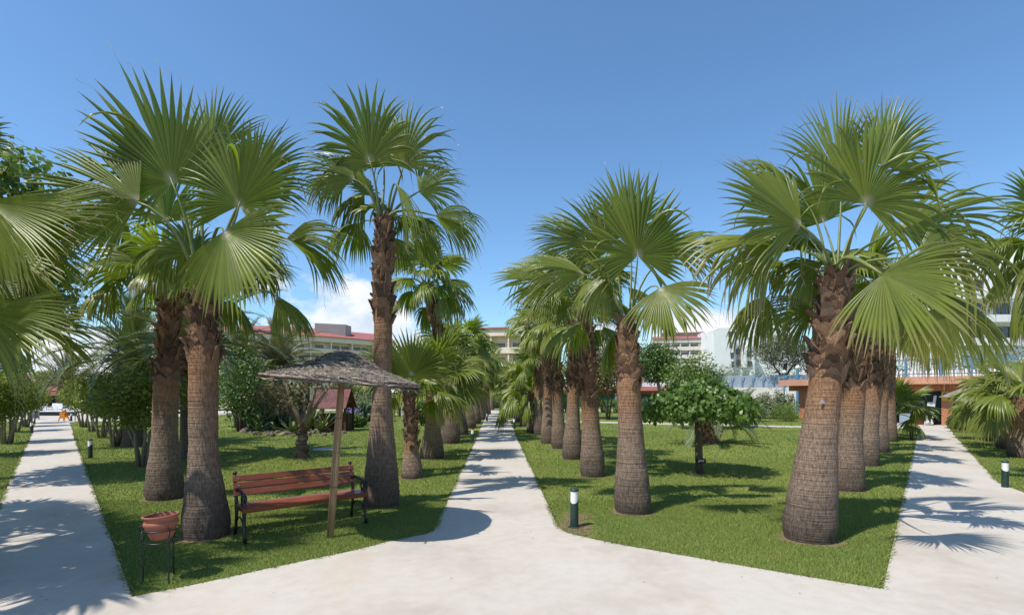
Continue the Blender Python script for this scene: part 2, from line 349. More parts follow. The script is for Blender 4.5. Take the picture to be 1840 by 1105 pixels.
def grass_zone(y0, y1, dens, w, h, seed):
    r = np.random.default_rng(seed)
    hw = lambda y: y*1.04+1.0
    n = int((hw(y0)+hw(y1))*(y1-y0)*dens)
    y = np.sqrt(r.uniform(y0**2, y1**2, n)); x = r.uniform(-1, 1, n)*hw(y)
    ok = np.ones(n, bool)
    for P in ALLP: ok &= ~inside(P, x, y)
    for bx, by, br in BASES:
        if y0-1 < by < y1+1: q = np.hypot(x-bx, y-by); ok &= (q > br*.99) & ((q > br*1.18) | (r.random(n) < .45))
    e = np.hypot((x-.86)/.28, (y-6.95)/.75); ok &= (e > 1) | (r.random(n) < .5)
    x, y = x[ok], y[ok]; n = len(x)
    patch = .5+.5*np.sin(x*1.3+np.sin(y*.9)*2)*np.cos(y*1.1+np.sin(x*.7)*1.5)
    hh = h*r.uniform(.5, 1.25, n)*(.75+.5*patch); ww = w*r.uniform(.7, 1.3, n)
    a = r.uniform(0, 2*np.pi, n); le = r.uniform(.1, .9, n)*hh; b_ = r.uniform(0, 2*np.pi, n)
    V = np.zeros((n, 3, 3), np.float32)
    V[:, 0] = np.stack([x-np.cos(a)*ww/2, y-np.sin(a)*ww/2, np.zeros(n)], 1)
    V[:, 1] = np.stack([x+np.cos(a)*ww/2, y+np.sin(a)*ww/2, np.zeros(n)], 1)
    V[:, 2] = np.stack([x+np.cos(b_)*le, y+np.sin(b_)*le, hh], 1)
    c = np.zeros((n, 3, 3), np.float32); c[:, :, 1] = (np.clip(r.normal(.5, .25, n)+.25*(patch-.5), 0, 1))[:, None]
    dry = (r.random(n) < .07+.20*np.clip(.5-patch, 0, .5)); c[:, :, 2] = (dry*r.uniform(.4, 1, n))[:, None]
    return V.reshape(-1, 3), c.reshape(-1, 3)
def fringe():
    r = np.random.default_rng(9); PV = []; CV = []
    for P in (PAVE, SIDE):
        for (x1, y1), (x2, y2) in zip(P, P[1:]+P[:1]):
            ln = math.hypot(x2-x1, y2-y1)
            if min(y1, y2) < 3.9 or ln < .05: continue
            nn = int(ln*(260 if min(y1, y2) < 12 else 120)); t = r.random(nn); x = x1+(x2-x1)*t; y = y1+(y2-y1)*t
            w_ = .5+.5*np.sin(t*ln*7+x1)+.6*np.sin(t*ln*2.3); ok = (y < 22) & (r.random(nn) < .35+.4*w_); x, y, w_ = x[ok], y[ok], w_[ok]; n = len(x)
            nx, ny = -(y2-y1)/ln, (x2-x1)/ln; s = r.uniform(.2, 1, n)*(.026+.034*np.clip(w_, 0, 1.3)); a = r.uniform(0, 6.28, n); o = r.uniform(-.035, .012, n)
            if inside(P, np.array([(x1+x2)/2+nx*.03]), np.array([(y1+y2)/2+ny*.03]))[0]: g_ = 1
            else: g_ = -1
            x = x+nx*o*g_; y = y+ny*o*g_; v = np.zeros((n, 3, 3), np.float32); wd = .0045+.0005*y
            v[:, 0] = np.stack([x-np.cos(a)*wd, y-np.sin(a)*wd, np.full(n, .012)], 1); v[:, 1] = np.stack([x+np.cos(a)*wd, y+np.sin(a)*wd, np.full(n, .012)], 1)
            v[:, 2] = np.stack([x+nx*g_*s+r.normal(0, .02, n), y+ny*g_*s+r.normal(0, .02, n), r.uniform(.026, .05, n)], 1)
            c = np.zeros((n, 3, 3), np.float32); c[:, :, 1] = np.clip(r.normal(.45, .25, n), 0, 1)[:, None]; c[:, :, 2] = (r.random(n) < .2)[:, None]*.8
            PV.append(v.reshape(-1, 3)); CV.append(c.reshape(-1, 3))
    return np.concatenate(PV), np.concatenate(CV)
Z = [grass_zone(4.2, 8.5, 6000, .006, .030, 1), grass_zone(8.5, 14, 1500, .010, .036, 2), grass_zone(14, 24, 320, .02, .045, 3), grass_zone(24, 42, 60, .035, .05, 4)]
Z.append(fringe())
V = np.concatenate([z[0] for z in Z]); C = np.concatenate([z[1] for z in Z])
tag(obj('grass', mesh('grass', V, np.arange(len(V)).reshape(-1, 3), M['grass'], col=C)), 'short mown grass covering the lawns', 'grass', kind='stuff')

r = np.random.default_rng(12); n = 300; x = r.uniform(-8, 9, n); y = 4.3+9*r.random(n)**1.2; ln = r.uniform(.004, .016, n); a = r.uniform(0, 6.28, n); big = r.random(n) < .04; ln = np.where(big, ln*2.5, ln); wv = np.where(big, .006, ln*.28)
zz = np.where(inside(PAVE, x, y) | inside(SIDE, x, y), .0285, .03)
V = np.stack([np.stack([x-np.cos(a)*ln, y-np.sin(a)*ln, zz], 1), np.stack([x+np.sin(a)*wv, y-np.cos(a)*wv, zz+.004], 1), np.stack([x+np.cos(a)*ln, y+np.sin(a)*ln, zz+.001], 1), np.stack([x-np.sin(a)*wv, y+np.cos(a)*wv, zz+.004], 1)], 1).reshape(-1, 3)
tag(obj('leaf_litter', mesh('leaf_litter', V, np.arange(len(V)).reshape(-1, 4), M['litter'])), 'scattered bits of dry plant litter on paving and grass', 'litter', kind='stuff')

# ------------------------------------------------------------------ fan palms
UP = np.array([0, 0, 1.0])
def nrm(v): return v/np.maximum(np.linalg.norm(v, axis=-1, keepdims=True), 1e-9)
def blade(hub, a, n, R, A, seed, nseg=40, split=.58, fold=0., cup=0., droop=.3, yel=0., st=10, threads=True, dry=0., side=.66):
    r = np.random.default_rng(seed)
    a = nrm(np.asarray(a, float)); n = np.asarray(n, float); n = nrm(n-a*np.dot(a, n)); b = np.cross(a, n)
    A = R_(A); dphi = 2*A/nseg
    phi = np.linspace(-A+dphi/2, A-dphi/2, nseg)+r.normal(0, .05*dphi, nseg)
    Lf = R*(side+(1-side)*np.exp(-(phi/.95)**2)); Ln = Lf*(1+r.uniform(-.06, .06, nseg))
    if st >= 9: rad = np.array([.015, .10, .24, .38, split, split+.10, split+.2, split+.30, split+.39, 1.0])
    else: rad = np.array([.015, .25, split, split+.18, split+.34, 1.0])
    Fd = R_(fold); s = np.where(phi >= 0, 1., -1.)[:, None]
    sn, cs = np.abs(np.sin(phi))[:, None], np.cos(phi)[:, None]
    d = nrm(sn*(s*b*math.cos(Fd)-n*math.sin(Fd))+cs*a+n*cup)
    nl = n*math.cos(Fd)+s*b*math.sin(Fd)
    e = nrm(np.cross(d, nl))
    dk = droop*r.uniform(.55, 1.5, nseg); br = r.random(nseg) < .06+.10*min(droop, 1); dk = np.where(br, dk*2+.9, dk)
    swirl = r.normal(0, .05, (nseg, 3))
    p = np.repeat(np.asarray(hub, float)[None], nseg, 0)
    V = np.zeros((nseg, len(rad), 3, 3)); hw0 = split*Lf*math.tan(dphi/2)*1.10
    prev = 0.; fall = np.array([0, 0, -1.])
    for j, rr in enumerate(rad):
        step = (rr-prev)*(Lf if rr <= split else (Lf+(Ln-Lf)/(1-split))); prev = rr
        if rr > .3:
            w = (rr-.3)*4.2*(rr-rad[j-1])
            d = nrm(d+fall*(dk*w)[:, None]*1.9+swirl*(rr > split)*w)
        p = p+d*step[:, None]
        up = nrm(np.cross(e, d))
        hw = rr*Lf*math.tan(dphi/2)*1.13 if rr <= split else hw0*(1-((rr-split)/(1-split))**1.25)+.0012
        h = (hw*.7)[:, None]
        V[:, j, 1] = p+up*h; V[:, j, 0] = p-e*hw[:, None]-up*h; V[:, j, 2] = p+e*hw[:, None]-up*h
    ns = len(rad); idx = np.arange(nseg*ns*3).reshape(nseg, ns, 3)
    Fc = np.concatenate([np.stack([idx[:, :-1, k], idx[:, :-1, k+1], idx[:, 1:, k+1], idx[:, 1:, k]], -1).reshape(-1, 4) for k in (0, 1)])
    c = np.zeros((nseg, ns, 3, 3), np.float32)
    c[..., 0] = (rad**.45 if dry > .85 else rad)[None, :, None]; sg = np.clip(r.normal(.5, .22, nseg), 0, 1)
    c[..., 1] = sg[:, None, None]
    c[..., 1] = np.where(rad[None, :, None] > (.5 if dry > .85 else .8), np.maximum(c[..., 1], dry), c[..., 1])
    c[..., 2] = np.clip(yel+r.normal(0, .08, nseg), 0, 1)[:, None, None]
    V = V.reshape(-1, 3); c = c.reshape(-1, 3)
    if threads:
        ks = np.nonzero(r.random(nseg) < .45)[0]; q = p[ks]; dd = nrm(d[ks]+r.normal(0, .35, (len(ks), 3))); L3 = r.uniform(.06, .16, len(ks))*R
        TV = []
        for i in range(4):
            TV.append(np.stack([q-np.array([.0013, 0, .0013]), q+np.array([.0013, 0, .0013])], 1))
            dd = nrm(dd+r.normal(0, .35, (len(ks), 3))+fall*.25); q = q+dd*(L3/3)[:, None]
        TV = np.stack(TV, 1); k = len(ks); ti = np.arange(k*8).reshape(k, 4, 2)+len(V)
        Fc = np.concatenate([Fc, np.stack([ti[:, :-1, 0], ti[:, :-1, 1], ti[:, 1:, 1], ti[:, 1:, 0]], -1).reshape(-1, 4)])
        V = np.concatenate([V, TV.reshape(-1, 3)]); tcol = np.ones((k*8, 3), np.float32); tcol[:, 2] = 0; c = np.concatenate([c, tcol])
    return V, Fc, c
def bez(p0, p1, p2, p3, n=7):
    return [tuple((1-t)**3*p0+3*t*(1-t)**2*p1+3*t*t*(1-t)*p2+t**3*p3) for t in np.linspace(0, 1, n)]
def add_frond(palm, org, start, hub, a, n, R, A, seed, rp=.022, lowres=False, **kw):
    # every mesh is in the palm's own frame, whose origin is the foot of the trunk
    V, Fc, c = blade(np.asarray(hub)-org, a, n, R, A, seed, st=6 if lowres else 10, threads=not lowres, **kw)
    o = obj('frond', mesh('frond', V, Fc, M['fan'], smooth=False, col=c), palm)
    a = nrm(np.asarray(a, float)); start = np.asarray(start, float); hub = np.asarray(hub, float); D = np.linalg.norm(hub-start)
    out = hub-start; out[2] = 0
    p1 = start+UP*D*.35+out*.15; p2 = hub-a*D*.35
    end = hub+a*R*.06
    pts = bez(start-org, p1-org, p2-org, end-org, 8)
    mb = MB().tube(pts, [rp*1.7, rp*1.3, rp*1.1, rp, rp*.9, rp*.8, rp*.65, rp*.3], 6 if not lowres else 4, flat=.55)
    mb.build('petiole', M['petiole'], o, smooth=True)
    return o
def image_axes(theta, tilt, roll):
    th, ti, ro = R_(theta), R_(tilt), R_(roll)
    a = np.array([math.cos(th)*math.cos(ti), -math.sin(ti), math.sin(th)*math.cos(ti)])
    lat = np.array([-math.sin(th), 0, math.cos(th)])
    n = nrm(np.cross(lat, a));
    if n[1] > 0: n = -n
    n = math.cos(ro)*n+math.sin(ro)*np.cross(a, n)
    return a, n
def random_fronds(palm, org, top, R, n, seed, az=(0, 360), el=(82, -30), petl=.75, lowres=False, droop=(.12, 1.2), yel=.0, rp=.02, nseg=None, t0=0.0):
    r = random.Random(seed); top = np.asarray(top, float)
    for i in range(n):
        t = t0+(1-t0)*(i+.5)/n
        if az[1]-az[0] >= 359: z = R_(i*137.508+r.uniform(-12, 12)+az[0])
        else: z = R_(az[0]+((i*.618034+r.uniform(-.05, .05)) % 1.0)*(az[1]-az[0]))
        e = R_(el[0]+(el[1]-el[0])*t**.85+r.uniform(-8, 8)); D = R*petl*r.uniform(.75, 1.15)*(.7+.45*t)
        dr = np.array([math.cos(z)*math.cos(e), math.sin(z)*math.cos(e), math.sin(e)])
        st = top+np.array([math.cos(z)*.07, math.sin(z)*.07, -.25*t])
        hub = st+dr*D
        e2 = e-R_(8+40*t); a = np.array([math.cos(z)*math.cos(e2), math.sin(z)*math.cos(e2), math.sin(e2)])
        nn = np.array([-math.sin(e2)*math.cos(z), -math.sin(e2)*math.sin(z), math.cos(e2)])
        tw = r.uniform(-.6, .6); nn = math.cos(tw)*nn+math.sin(tw)*np.cross(a, nn)
        add_frond(palm, org, st, hub, a, nn, R*r.uniform(.82, 1.08), r.uniform(78, 112)-20*t, seed*100+i, rp=rp, lowres=lowres,
                  nseg=nseg or (38 if not lowres else 26), fold=5+32*t, cup=.12*(1-t), droop=droop[0]+(droop[1]-droop[0])*t, yel=yel+(.35 if t > .8 else .06)*r.random(), dry=(1.0 if r.random() < .25 else .6)*min(1, t*1.2), side=r.uniform(.55, .75))

def boot_mesh(seed, m):
    r = random.Random(seed); V = []; 
    rows = [(0, 1.0, -.05), (.35, .80, .05), (.7, .50, .09), (1.0, .30, .13+.14*r.random())]
    sk = r.uniform(-.18, .18)
    for t, w, y in rows:
        for s in (-1, 1):
            V.append((s*w*.5+sk*t, y, t)); V.append((s*w*.5+sk*t, y-.06-.05*t, t-.04))
        V.append((sk*t, y+.05*(1-t*.4), t+.03*r.random()))
    Fc = []
    for i in range(3):
        a, b = i*5, (i+1)*5
        Fc += [(a, a+4, b+4, b), (a+4, a+2, b+2, b+4), (a+1, a, b, b+1), (a+2, a+3, b+3, b+2), (a+3, a+1, b+1, b+3)]
    Fc += [(15, 19, 17, 18, 16)]
    return mesh('leaf_base', V, Fc, m)
BOOTS = [boot_mesh(i, M['boot'] if i < 4 else M['boot_grey']) for i in range(7)]

def trunk_path(org, top, bend=(0, 0)):
    org = np.asarray(org, float); top = np.asarray(top, float)
    def f(z):
        t = z/(top[2]-org[2]); k = t*t*(3-2*t)*.5+t*.5
        return np.array([(top[0]-org[0])*k+bend[0]*math.sin(math.pi*t), (top[1]-org[1])*k+bend[1]*math.sin(math.pi*t), z])
    return f
def fan_trunk(palm, org, top, r0, r1, zb, rb, seed, flare=1.25, sides=26, bend=(0, 0), boots=True, pieces=True, rough=1.0, bootscale=1.0):
    r = np.random.default_rng(seed); f = trunk_path(org, top, bend); H = top[2]-org[2]
    zs = np.concatenate([np.arange(-.06, min(H, zb+.1), .045), np.arange(min(H, zb+.1)+.045, H, .09), [H]])
    V = []; c = []; ph = r.uniform(0, 6.28, 6)
    for z in zs:
        p = f(max(z, 0)); t = min(max(z, 0)/flare, 1); rad = r1+(r0-r1)*(1-t*t*(3-2*t))**1.15
        if z < .22: rad *= 1-.10*((.22-max(z,0))/.22)**2
        if z > zb: rad = rad+(rb*(.88-.30*min(1, (z-zb)/max(H-zb, .01))**1.2)-rad)*min((z-zb)/.12, 1)
        rad *= 1+.012*math.sin(z*52+ph[0])*.5+.012*math.sin(z*17+ph[1])
        for k in range(sides):
            a = 2*math.pi*k/sides
            q = rad*(1+.03*math.sin(2*a+ph[2]+z*.8)+.018*math.sin(5*a+ph[3]+z*2.1)+r.normal(0, .006)*rough)
            V.append((p[0]+q*math.cos(a), p[1]+q*math.sin(a), z))
            c.append((min(max(z/zb, 0), 1) if zb > .3 else .45, 0, 0))
    m = len(zs); Fc = np.array([(i*sides+k, i*sides+(k+1) % sides, (i+1)*sides+(k+1) % sides, (i+1)*sides+k) for i in range(m-1) for k in range(sides)])
    tk = obj('trunk', mesh('trunk', V, Fc, M['trunk'], True, np.array(c)), palm)
    if boots and zb < H:
        tap = lambda z: rb*(.97-.27*max(0, min(1, (z-zb)/(H-zb)))**1.2)
        sc = .185*bootscale; rows = max(2, int((H+.04-zb)/(.085*bootscale))); per = max(5, int(2*math.pi*rb/(.155*bootscale)))
        rr = random.Random(seed); acc = MB()
        for i in range(rows):
            for k in range(per):
                a = 2*math.pi*(k+.5*(i % 2)+rr.uniform(-.2, .2))/per; z = zb-.07+i*(H+.06-zb)/rows+rr.uniform(-.03, .03); p = f(min(max(z, 0), H))
                q = tap(z)*.9+rr.uniform(-.015, .02)-.012
                loc = (p[0]+q*math.cos(a), p[1]+q*math.sin(a), z)
                me = BOOTS[rr.randrange(7)]
                s1 = sc*rr.uniform(.8, 1.2); s3 = sc*rr.uniform(.75, 1.3)
                if pieces:
                    o = obj('leaf_base', me, tk, loc, (rr.uniform(-.30, .10), rr.choice((-.35, .35))+rr.uniform(-.25, .25), a-math.pi/2), (s1, s1*1.1, s3))
                else:
                    Mx = Matrix.Translation(loc) @ Matrix.Rotation(a-math.pi/2, 4, 'Z') @ Matrix.Diagonal((s1, s1*1.1, s3, 1))
                    acc.add([Mx @ v.co for v in me.vertices], [tuple(pp.vertices) for pp in me.polygons])
        if not pieces: tag(acc.build('leaf_bases', M['boot'], tk), kind='stuff')
        n = int(520*(H-zb)*rb/.2); z = r.uniform(zb-.05, H, n); a = r.uniform(0, 6.283, n)
        P = np.array([f(min(max(q, 0), H)) for q in z]); tz = np.array([tap(q) for q in z]); P[:, 0] += np.cos(a)*tz*.95; P[:, 1] += np.sin(a)*tz*.95; P[:, 2] = z
        D = np.stack([np.cos(a)*.7, np.sin(a)*.7, r.normal(-.1, .7, n)], 1)+r.normal(0, .6, (n, 3)); Ln = r.uniform(.04, .16, n)
        wv = r.normal(0, .0022, (n, 3))
        VV = np.stack([P-wv, P+wv, P+nrm(D)*Ln[:, None]], 1).reshape(-1, 3)
        tag(obj('fibre', mesh('fibre', VV, np.arange(len(VV)).reshape(-1, 3), M['fibre']), tk), kind='stuff')
    return tk
def fan_palm(label, base, top_px, boot_py, r0, r1, rb, seed, group, cat='palm tree', **kw):
    x, y = G(*base); org = np.array([x, y, 0.]); t = at(top_px[0], top_px[1], y); zb = zat(boot_py, y)
    p = thing('fan_palm', label, cat, (x, y, 0), group=group)
    fan_trunk(p, org, t, r0, r1, zb, rb, seed, **kw)
    return p, org, t, y
def fronds_px(p, org, top, Y, specs, seed, rp=.022):
    for i, sp in enumerate(specs):
        px, py, dY, th, Rp, tilt, roll, A, droop, fold = sp[:10]; kw = sp[10] if len(sp) > 10 else {}
        hub = at(px, py, Y+dY); a, n = image_axes(th, tilt, roll); R = Rp*(Y+dY)/F
        st = np.asarray(top)+np.array([.06*np.sign(hub[0]-top[0]), .06*np.sign(dY), -.05])
        add_frond(p, org, st, hub, a, n, R, A, seed*50+i, rp=rp, droop=droop, fold=fold, **{'nseg': 44, 'cup': .06, **kw})

GL, GR, GP = 'palms along the left side of the central path', 'palms along the right side of the central path', 'palms along the left side of the right path'
# the pair behind the bench
p, o, t, Y = fan_palm('big fan palm with thick grey trunk directly left of the wooden bench', (372, 962), (370, 515), 640, .285, .165, .172, 11, GL, bend=(-.04, 0))
fronds_px(p, o, t, Y, [
 (310, 328, -.15, 112, 208, 6, 5, 122, .10, 0, {'split': .55, 'side': .5}),
 (430, 370, -.35, 72, 146, 10, -8, 128, .16, 0, {'split': .6, 'side': .78}),
 (403, 415, -.75, -62, 172, 14, 8, 96, .18, 8, {'yel': .05, 'side': .75}),
 (515, 428, -.1, -18, 145, 5, 35, 62, .75, 40),
 (372, 300, .45, 80, 150, -5, 0, 75, .25, 10),
 (452, 335, .35, 50, 135, 0, 15, 70, .35, 15),
 (250, 362, -.35, 166, 200, 4, 6, 72, .22, 12, {'yel': .10}),
 (330, 430, .3, 200, 120, 0, 20, 70, 1.0, 30, {'dry': .7}),
 (440, 440, .4, -40, 120, 0, 20, 70, 1.0, 30, {'dry': .7}),
], 11)
random_fronds(p, o, t, .8, 6, 12, az=(20, 160), droop=(.3, .9), el=(80, 5))
p, o, t, Y = fan_palm('fan palm with dark thick trunk standing behind the clay pot', (297, 895), (310, 510), 685, .295, .185, .185, 13, GL, bend=(-.05, 0))
fronds_px(p, o, t, Y, [
 (188, 482, -.3, -75, 78, 10, 20, 75, .7, 30, {'yel': .1}),
 (245, 430, -.2, 205, 95, 0, 20, 75, 1.0, 30, {'dry': .7}),
 (275, 445, -.6, 255, 95, 15, 0, 70, .9, 25),
 (350, 455, -.4, -75, 85, 10, 0, 70, 1.0, 25, {'yel': .2}),
 (230, 400, .1, 175, 120, 0, -20, 80, .6, 20),
 (300, 400, -.1, 100, 120, 0, 0, 90, .3, 5),
], 13)
random_fronds(p, o, t, .9, 13, 14, droop=(.3, .9), el=(80, 5))
# tall palm right of the bench
p, o, t, Y = fan_palm('tall slender fan palm at the right end of the wooden bench', (685, 907), (690, 393), 572, .28, .145, .152, 15, GL, flare=2.1)
fronds_px(p, o, t, Y, [
 (665, 290, -.2, 108, 138, 5, 0, 112, .42, 0, {'split': .62}),
 (725, 298, .1, 78, 128, -5, 0, 92, .6, 8),
 (638, 322, -.25, 163, 108, 8, 12, 58, .4, 12, {'yel': .1}),
 (620, 315, .1, 190, 100, 0, 10, 65, 1.3, 30),
 (655, 350, .3, 205, 95, 0, 20, 65, 1.3, 30),
 (752, 345, .1, 28, 96, 0, 0, 70, .6, 15),
 (782, 388, -.1, -14, 115, 0, 25, 58, .95, 38),
 (735, 402, .3, -25, 95, -5, 10, 60, 1.2, 35),
 (712, 330, -.15, -72, 120, 8, 45, 30, .7, 40),
 (690, 300, .3, 95, 110, 0, 0, 90, .5, 5),
], 15)
random_fronds(p, o, t, .85, 5, 16, az=(20, 160), droop=(.3, 1.0), el=(80, 5))
# young palm under the umbrella's right edge
p, o, t, Y = fan_palm('young fan palm with slim shaggy red brown trunk beside the umbrella', (741, 858), (736, 705), 800, .25, .15, .15, 17, GL, flare=.7, bootscale=.8)
fronds_px(p, o, t, Y, [
 (740, 674, -.2, 97, 84, 6, 0, 112, .12, 0, {'split': .6}),
 (762, 668, -.1, 40, 70, 15, 10, 80, .3, 10),
 (708, 668, .3, 150, 80, 0, 0, 80, .3, 5),
], 17)
random_fronds(p, o, t, .8, 8, 18, az=(-20, 200), el=(80, 0), droop=(.2, .9))
p, o, t, Y = fan_palm('short fan palm with bulging grey trunk and low sprawling fans left of the path', (776, 823), (780, 690), 720, .33, .205, .22, 19, GL, flare=1.0)
fronds_px(p, o, t, Y, [
 (800, 678, -.4, 2, 88, 12, -10, 92, .4, 10),
 (788, 660, -.2, 62, 80, 10, 0, 90, .2, 0),
 (812, 690, -.5, -40, 75, 25, 0, 75, .5, 15),
], 19)
random_fronds(p, o, t, 1.15, 13, 20, el=(80, -10), droop=(.2, .9))
L_ROW = [
 ('tall leaning fan palm with bare high crown beyond the umbrella', (808, 796), (765, 510), 660, .37, .22, .22, 2.0, 20, 1.35, (.25, 0)),
 ('fan palm with bright bushy crown, sixth along the left of the central path', (827, 781), (803, 625), 690, .36, .22, .22, 1.5, 20, 1.05, (.1, 0)),
 ('fan palm with tall dark trunk, seventh along the left of the central path', (842, 769), (838, 615), 672, .38, .22, .24, 1.6, 18, 1.1, (0, 0)),
 ('distant fan palm, eighth along the left of the central path', (853, 761), (852, 640), 690, .38, .23, .24, 1.6, 16, 1.25, (0, 0)),
 ('distant fan palm, ninth along the left of the central path', (862, 754), (860, 655), 695, .38, .23, .24, 1.6, 14, 1.2, (0, 0)),
 ('distant fan palm, tenth along the left of the central path', (869, 749), (868, 667), 700, .38, .23, .24, 1.6, 14, 1.15, (0, 0)),
 ('distant fan palm, farthest along the left of the central path', (874, 745), (873, 674), 702, .38, .23, .24, 1.6, 14, 1.1, (0, 0)),
]
for i, (lab, b_, tp, bp, r0, r1, rb, fl, n, R, bend) in enumerate(L_ROW):
    p, o, t, Y = fan_palm(lab, b_, tp, bp, r0, r1, rb, 30+i, GL, flare=fl, bend=bend, pieces=i < 2, sides=18, bootscale=1.15)
    random_fronds(p, o, t, R, n, 40+i, lowres=i > 0, droop=(.2, 1.1), el=(85, -25))
# right row
p, o, t, Y = fan_palm('fan palm with stout smooth brown trunk behind the nearest bollard', (1137, 919), (1126, 575), 693, .275, .18, .165, 50, GR, flare=1.6)
fronds_px(p, o, t, Y, [
 (1146, 460, -.25, 88, 142, 5, 0, 135, .12, 0, {'split': .6}),
 (1185, 517, -.7, -68, 122, 30, 5, 84, .30, 8, {'yel': .35, 'dry': .8, 'side': .8}),
 (1045, 440, .3, 150, 105, 0, 10, 48, .35, 20),
 (1050, 492, .1, 168, 128, 8, 28, 52, .5, 20, {'yel': .1}),
 (990, 505, .4, 178, 112, 12, 28, 85, .3, 12, {'yel': .15}),
 (1090, 500, -.1, 225, 100, 5, 20, 60, .9, 30),
 (1205, 455, .2, 25, 118, 0, -22, 65, .6, 20),
 (1130, 420, .4, 100, 120, 0, 0, 85, .2, 5),
 (1090, 450, .3, 130, 120, 0, 0, 85, .3, 5),
], 50)
random_fronds(p, o, t, .9, 5, 51, az=(15, 165), droop=(.3, 1.0), el=(80, 0))
R_ROW = [
 ('fan palm with shaggy brown upper trunk, second along the right of the central path', (1065, 855), (1050, 530), 728, .27, .18, .18, 1.4, 18, .85),
 ('fan palm, third along the right of the central path, with orange band on trunk', (1028, 824), (1033, 585), 703, .28, .175, .18, 1.6, 17, .9),
 ('fan palm, fourth along the right of the central path, with mossy lower trunk', (1005, 805), (996, 600), 705, .27, .175, .19, 1.4, 16, .95),
 ('fan palm, fifth along the right of the central path, with straight slim trunk', (986, 796), (981, 585), 692, .28, .175, .18, 1.5, 16, 1.0),
 ('dark trunked fan palm, sixth along the right of the central path', (970, 781), (970, 660), 690, .26, .22, .26, 1.2, 14, .95),
 ('young bushy fan palm with short shaggy trunk, low along the right of the central path', (959, 777), (956, 708), 755, .33, .27, .28, .8, 18, 1.25),
 ('distant fan palm with grey bulging trunk, eighth along the right of the central path', (948, 765), (947, 688), 712, .42, .3, .3, 1.6, 16, 1.2),
 ('distant fan palm, ninth along the right of the central path', (936, 757), (934, 690), 714, .42, .3, .3, 1.6, 14, 1.2),
 ('distant fan palm, tenth along the right of the central path', (927, 750), (925, 690), 712, .42, .3, .3, 1.6, 14, 1.2),
 ('distant fan palm, farthest along the right of the central path', (917, 745), (916, 697), 712, .40, .3, .3, 1.6, 12, 1.1),
]
for i, (lab, b_, tp, bp, r0, r1, rb, fl, n, R) in enumerate(R_ROW):
    p, o, t, Y = fan_palm(lab, b_, tp, bp, r0, r1, rb, 60+i, GR, flare=fl, pieces=i < 4, sides=20 if i < 4 else 14, bootscale=1.0 if i < 4 else 1.3)
    random_fronds(p, o, t, R, n, 70+i, lowres=i > 1, droop=(.2, .8), el=(85, 4 if i < 5 else -18), petl=.9 if i < 5 else .75)
# small palms closing the end of the path
for i, (px, py, tp, lab) in enumerate([(902, 738, 695, 'small pale green palm at the far end of the central path'), (884, 737, 655, 'slender palm beside the red canopy at the far end of the central path')]):
    p, o, t, Y = fan_palm(lab, (px, py), (px, tp), tp-2, .25, .18, .2, 84+i, 'palms closing the central path', boots=False, sides=12)
    random_fronds(p, o, t, 1.3, 12, 86+i, lowres=True, droop=(.3, 1.1))
# right path row
p, o, t, Y = fan_palm('massive fan palm with small grey plaque on its swollen trunk', (1453, 968), (1502, 492), 672, .295, .18, .19, 90, GP, flare=1.9, bootscale=1.1)
fronds_px(p, o, t, Y, [
 (1555, 367, -.45, 62, 175, 8, -4, 108, .42, 4, {'split': .6, 'yel': .05, 'side': .72}),
 (1512, 335, .35, 86, 170, -5, 0, 50, .28, 12, {'yel': .15}),
 (1432, 345, .3, 138, 128, 0, 25, 48, .7, 22),
 (1440, 405, -.3, 152, 182, 10, 18, 78, .22, 12, {'yel': .12}),
 (1395, 442, -.15, 180, 192, 6, 25, 76, .85, 28, {'yel': .35, 'dry': 1.0}),
 (1622, 412, .1, 24, 212, 0, -6, 62, .4, 24),
 (1645, 462, -.5, 6, 215, 8, 35, 60, 1.25, 48, {'yel': .12}),
 (1585, 493, -1.0, -52, 178, 28, 6, 92, .32, 10, {'yel': .32, 'dry': .9, 'split': .48, 'side': .8}),
 (1680, 530, -.3, -28, 190, 5, -18, 52, .8, 32, {'yel': .15, 'dry': .8}),
 (1462, 555, .3, 192, 115, 5, 10, 60, .7, 20, {'yel': .1}),
 (1470, 470, .3, 205, 130, 0, 20, 70, 1.1, 30, {'yel': .2, 'dry': .9}),
 (1590, 300, .4, 70, 140, -5, 0, 80, .35, 8),
 (1480, 400, .4, 110, 140, 0, 0, 85, .35, 8),
 (1660, 560, .3, -55, 130, 0, 10, 70, 1.0, 25, {'yel': .5, 'dry': 1.0}),
], 90, rp=.026)
random_fronds(p, o, t, .95, 7, 91, az=(15, 165), droop=(.3, 1.0), el=(80, -5))
PPLAQUE = (o, t)
P_ROW = [
 ('fan palm with fluted trunk foot, second along the right path', (1523, 880), (1545, 520), 695, .27, .185, .19, 1.2, 18, .85),
 ('fan palm, third along the right path, half hidden by the two in front', (1556, 836), (1585, 545), 695, .27, .19, .185, 1.2, 16, .9),
 ('fan palm, fourth along the right path, with dark shaggy upper trunk', (1578, 812), (1590, 575), 705, .28, .2, .2, 1.3, 16, .95),
 ('fan palm, fifth along the right path, mostly hidden behind the others', (1596, 793), (1600, 600), 712, .28, .2, .2, 1.3, 14, .95),
]
for i, (lab, b_, tp, bp, r0, r1, rb, fl, n, R) in enumerate(P_ROW):
    p, o, t, Y = fan_palm(lab, b_, tp, bp, r0, r1, rb, 92+i, GP, flare=fl, pieces=i < 2, sides=20, bootscale=1.2)
    random_fronds(p, o, t, R, n, 96+i, lowres=i > 1, droop=(.3, 1.1), el=(80, -20))
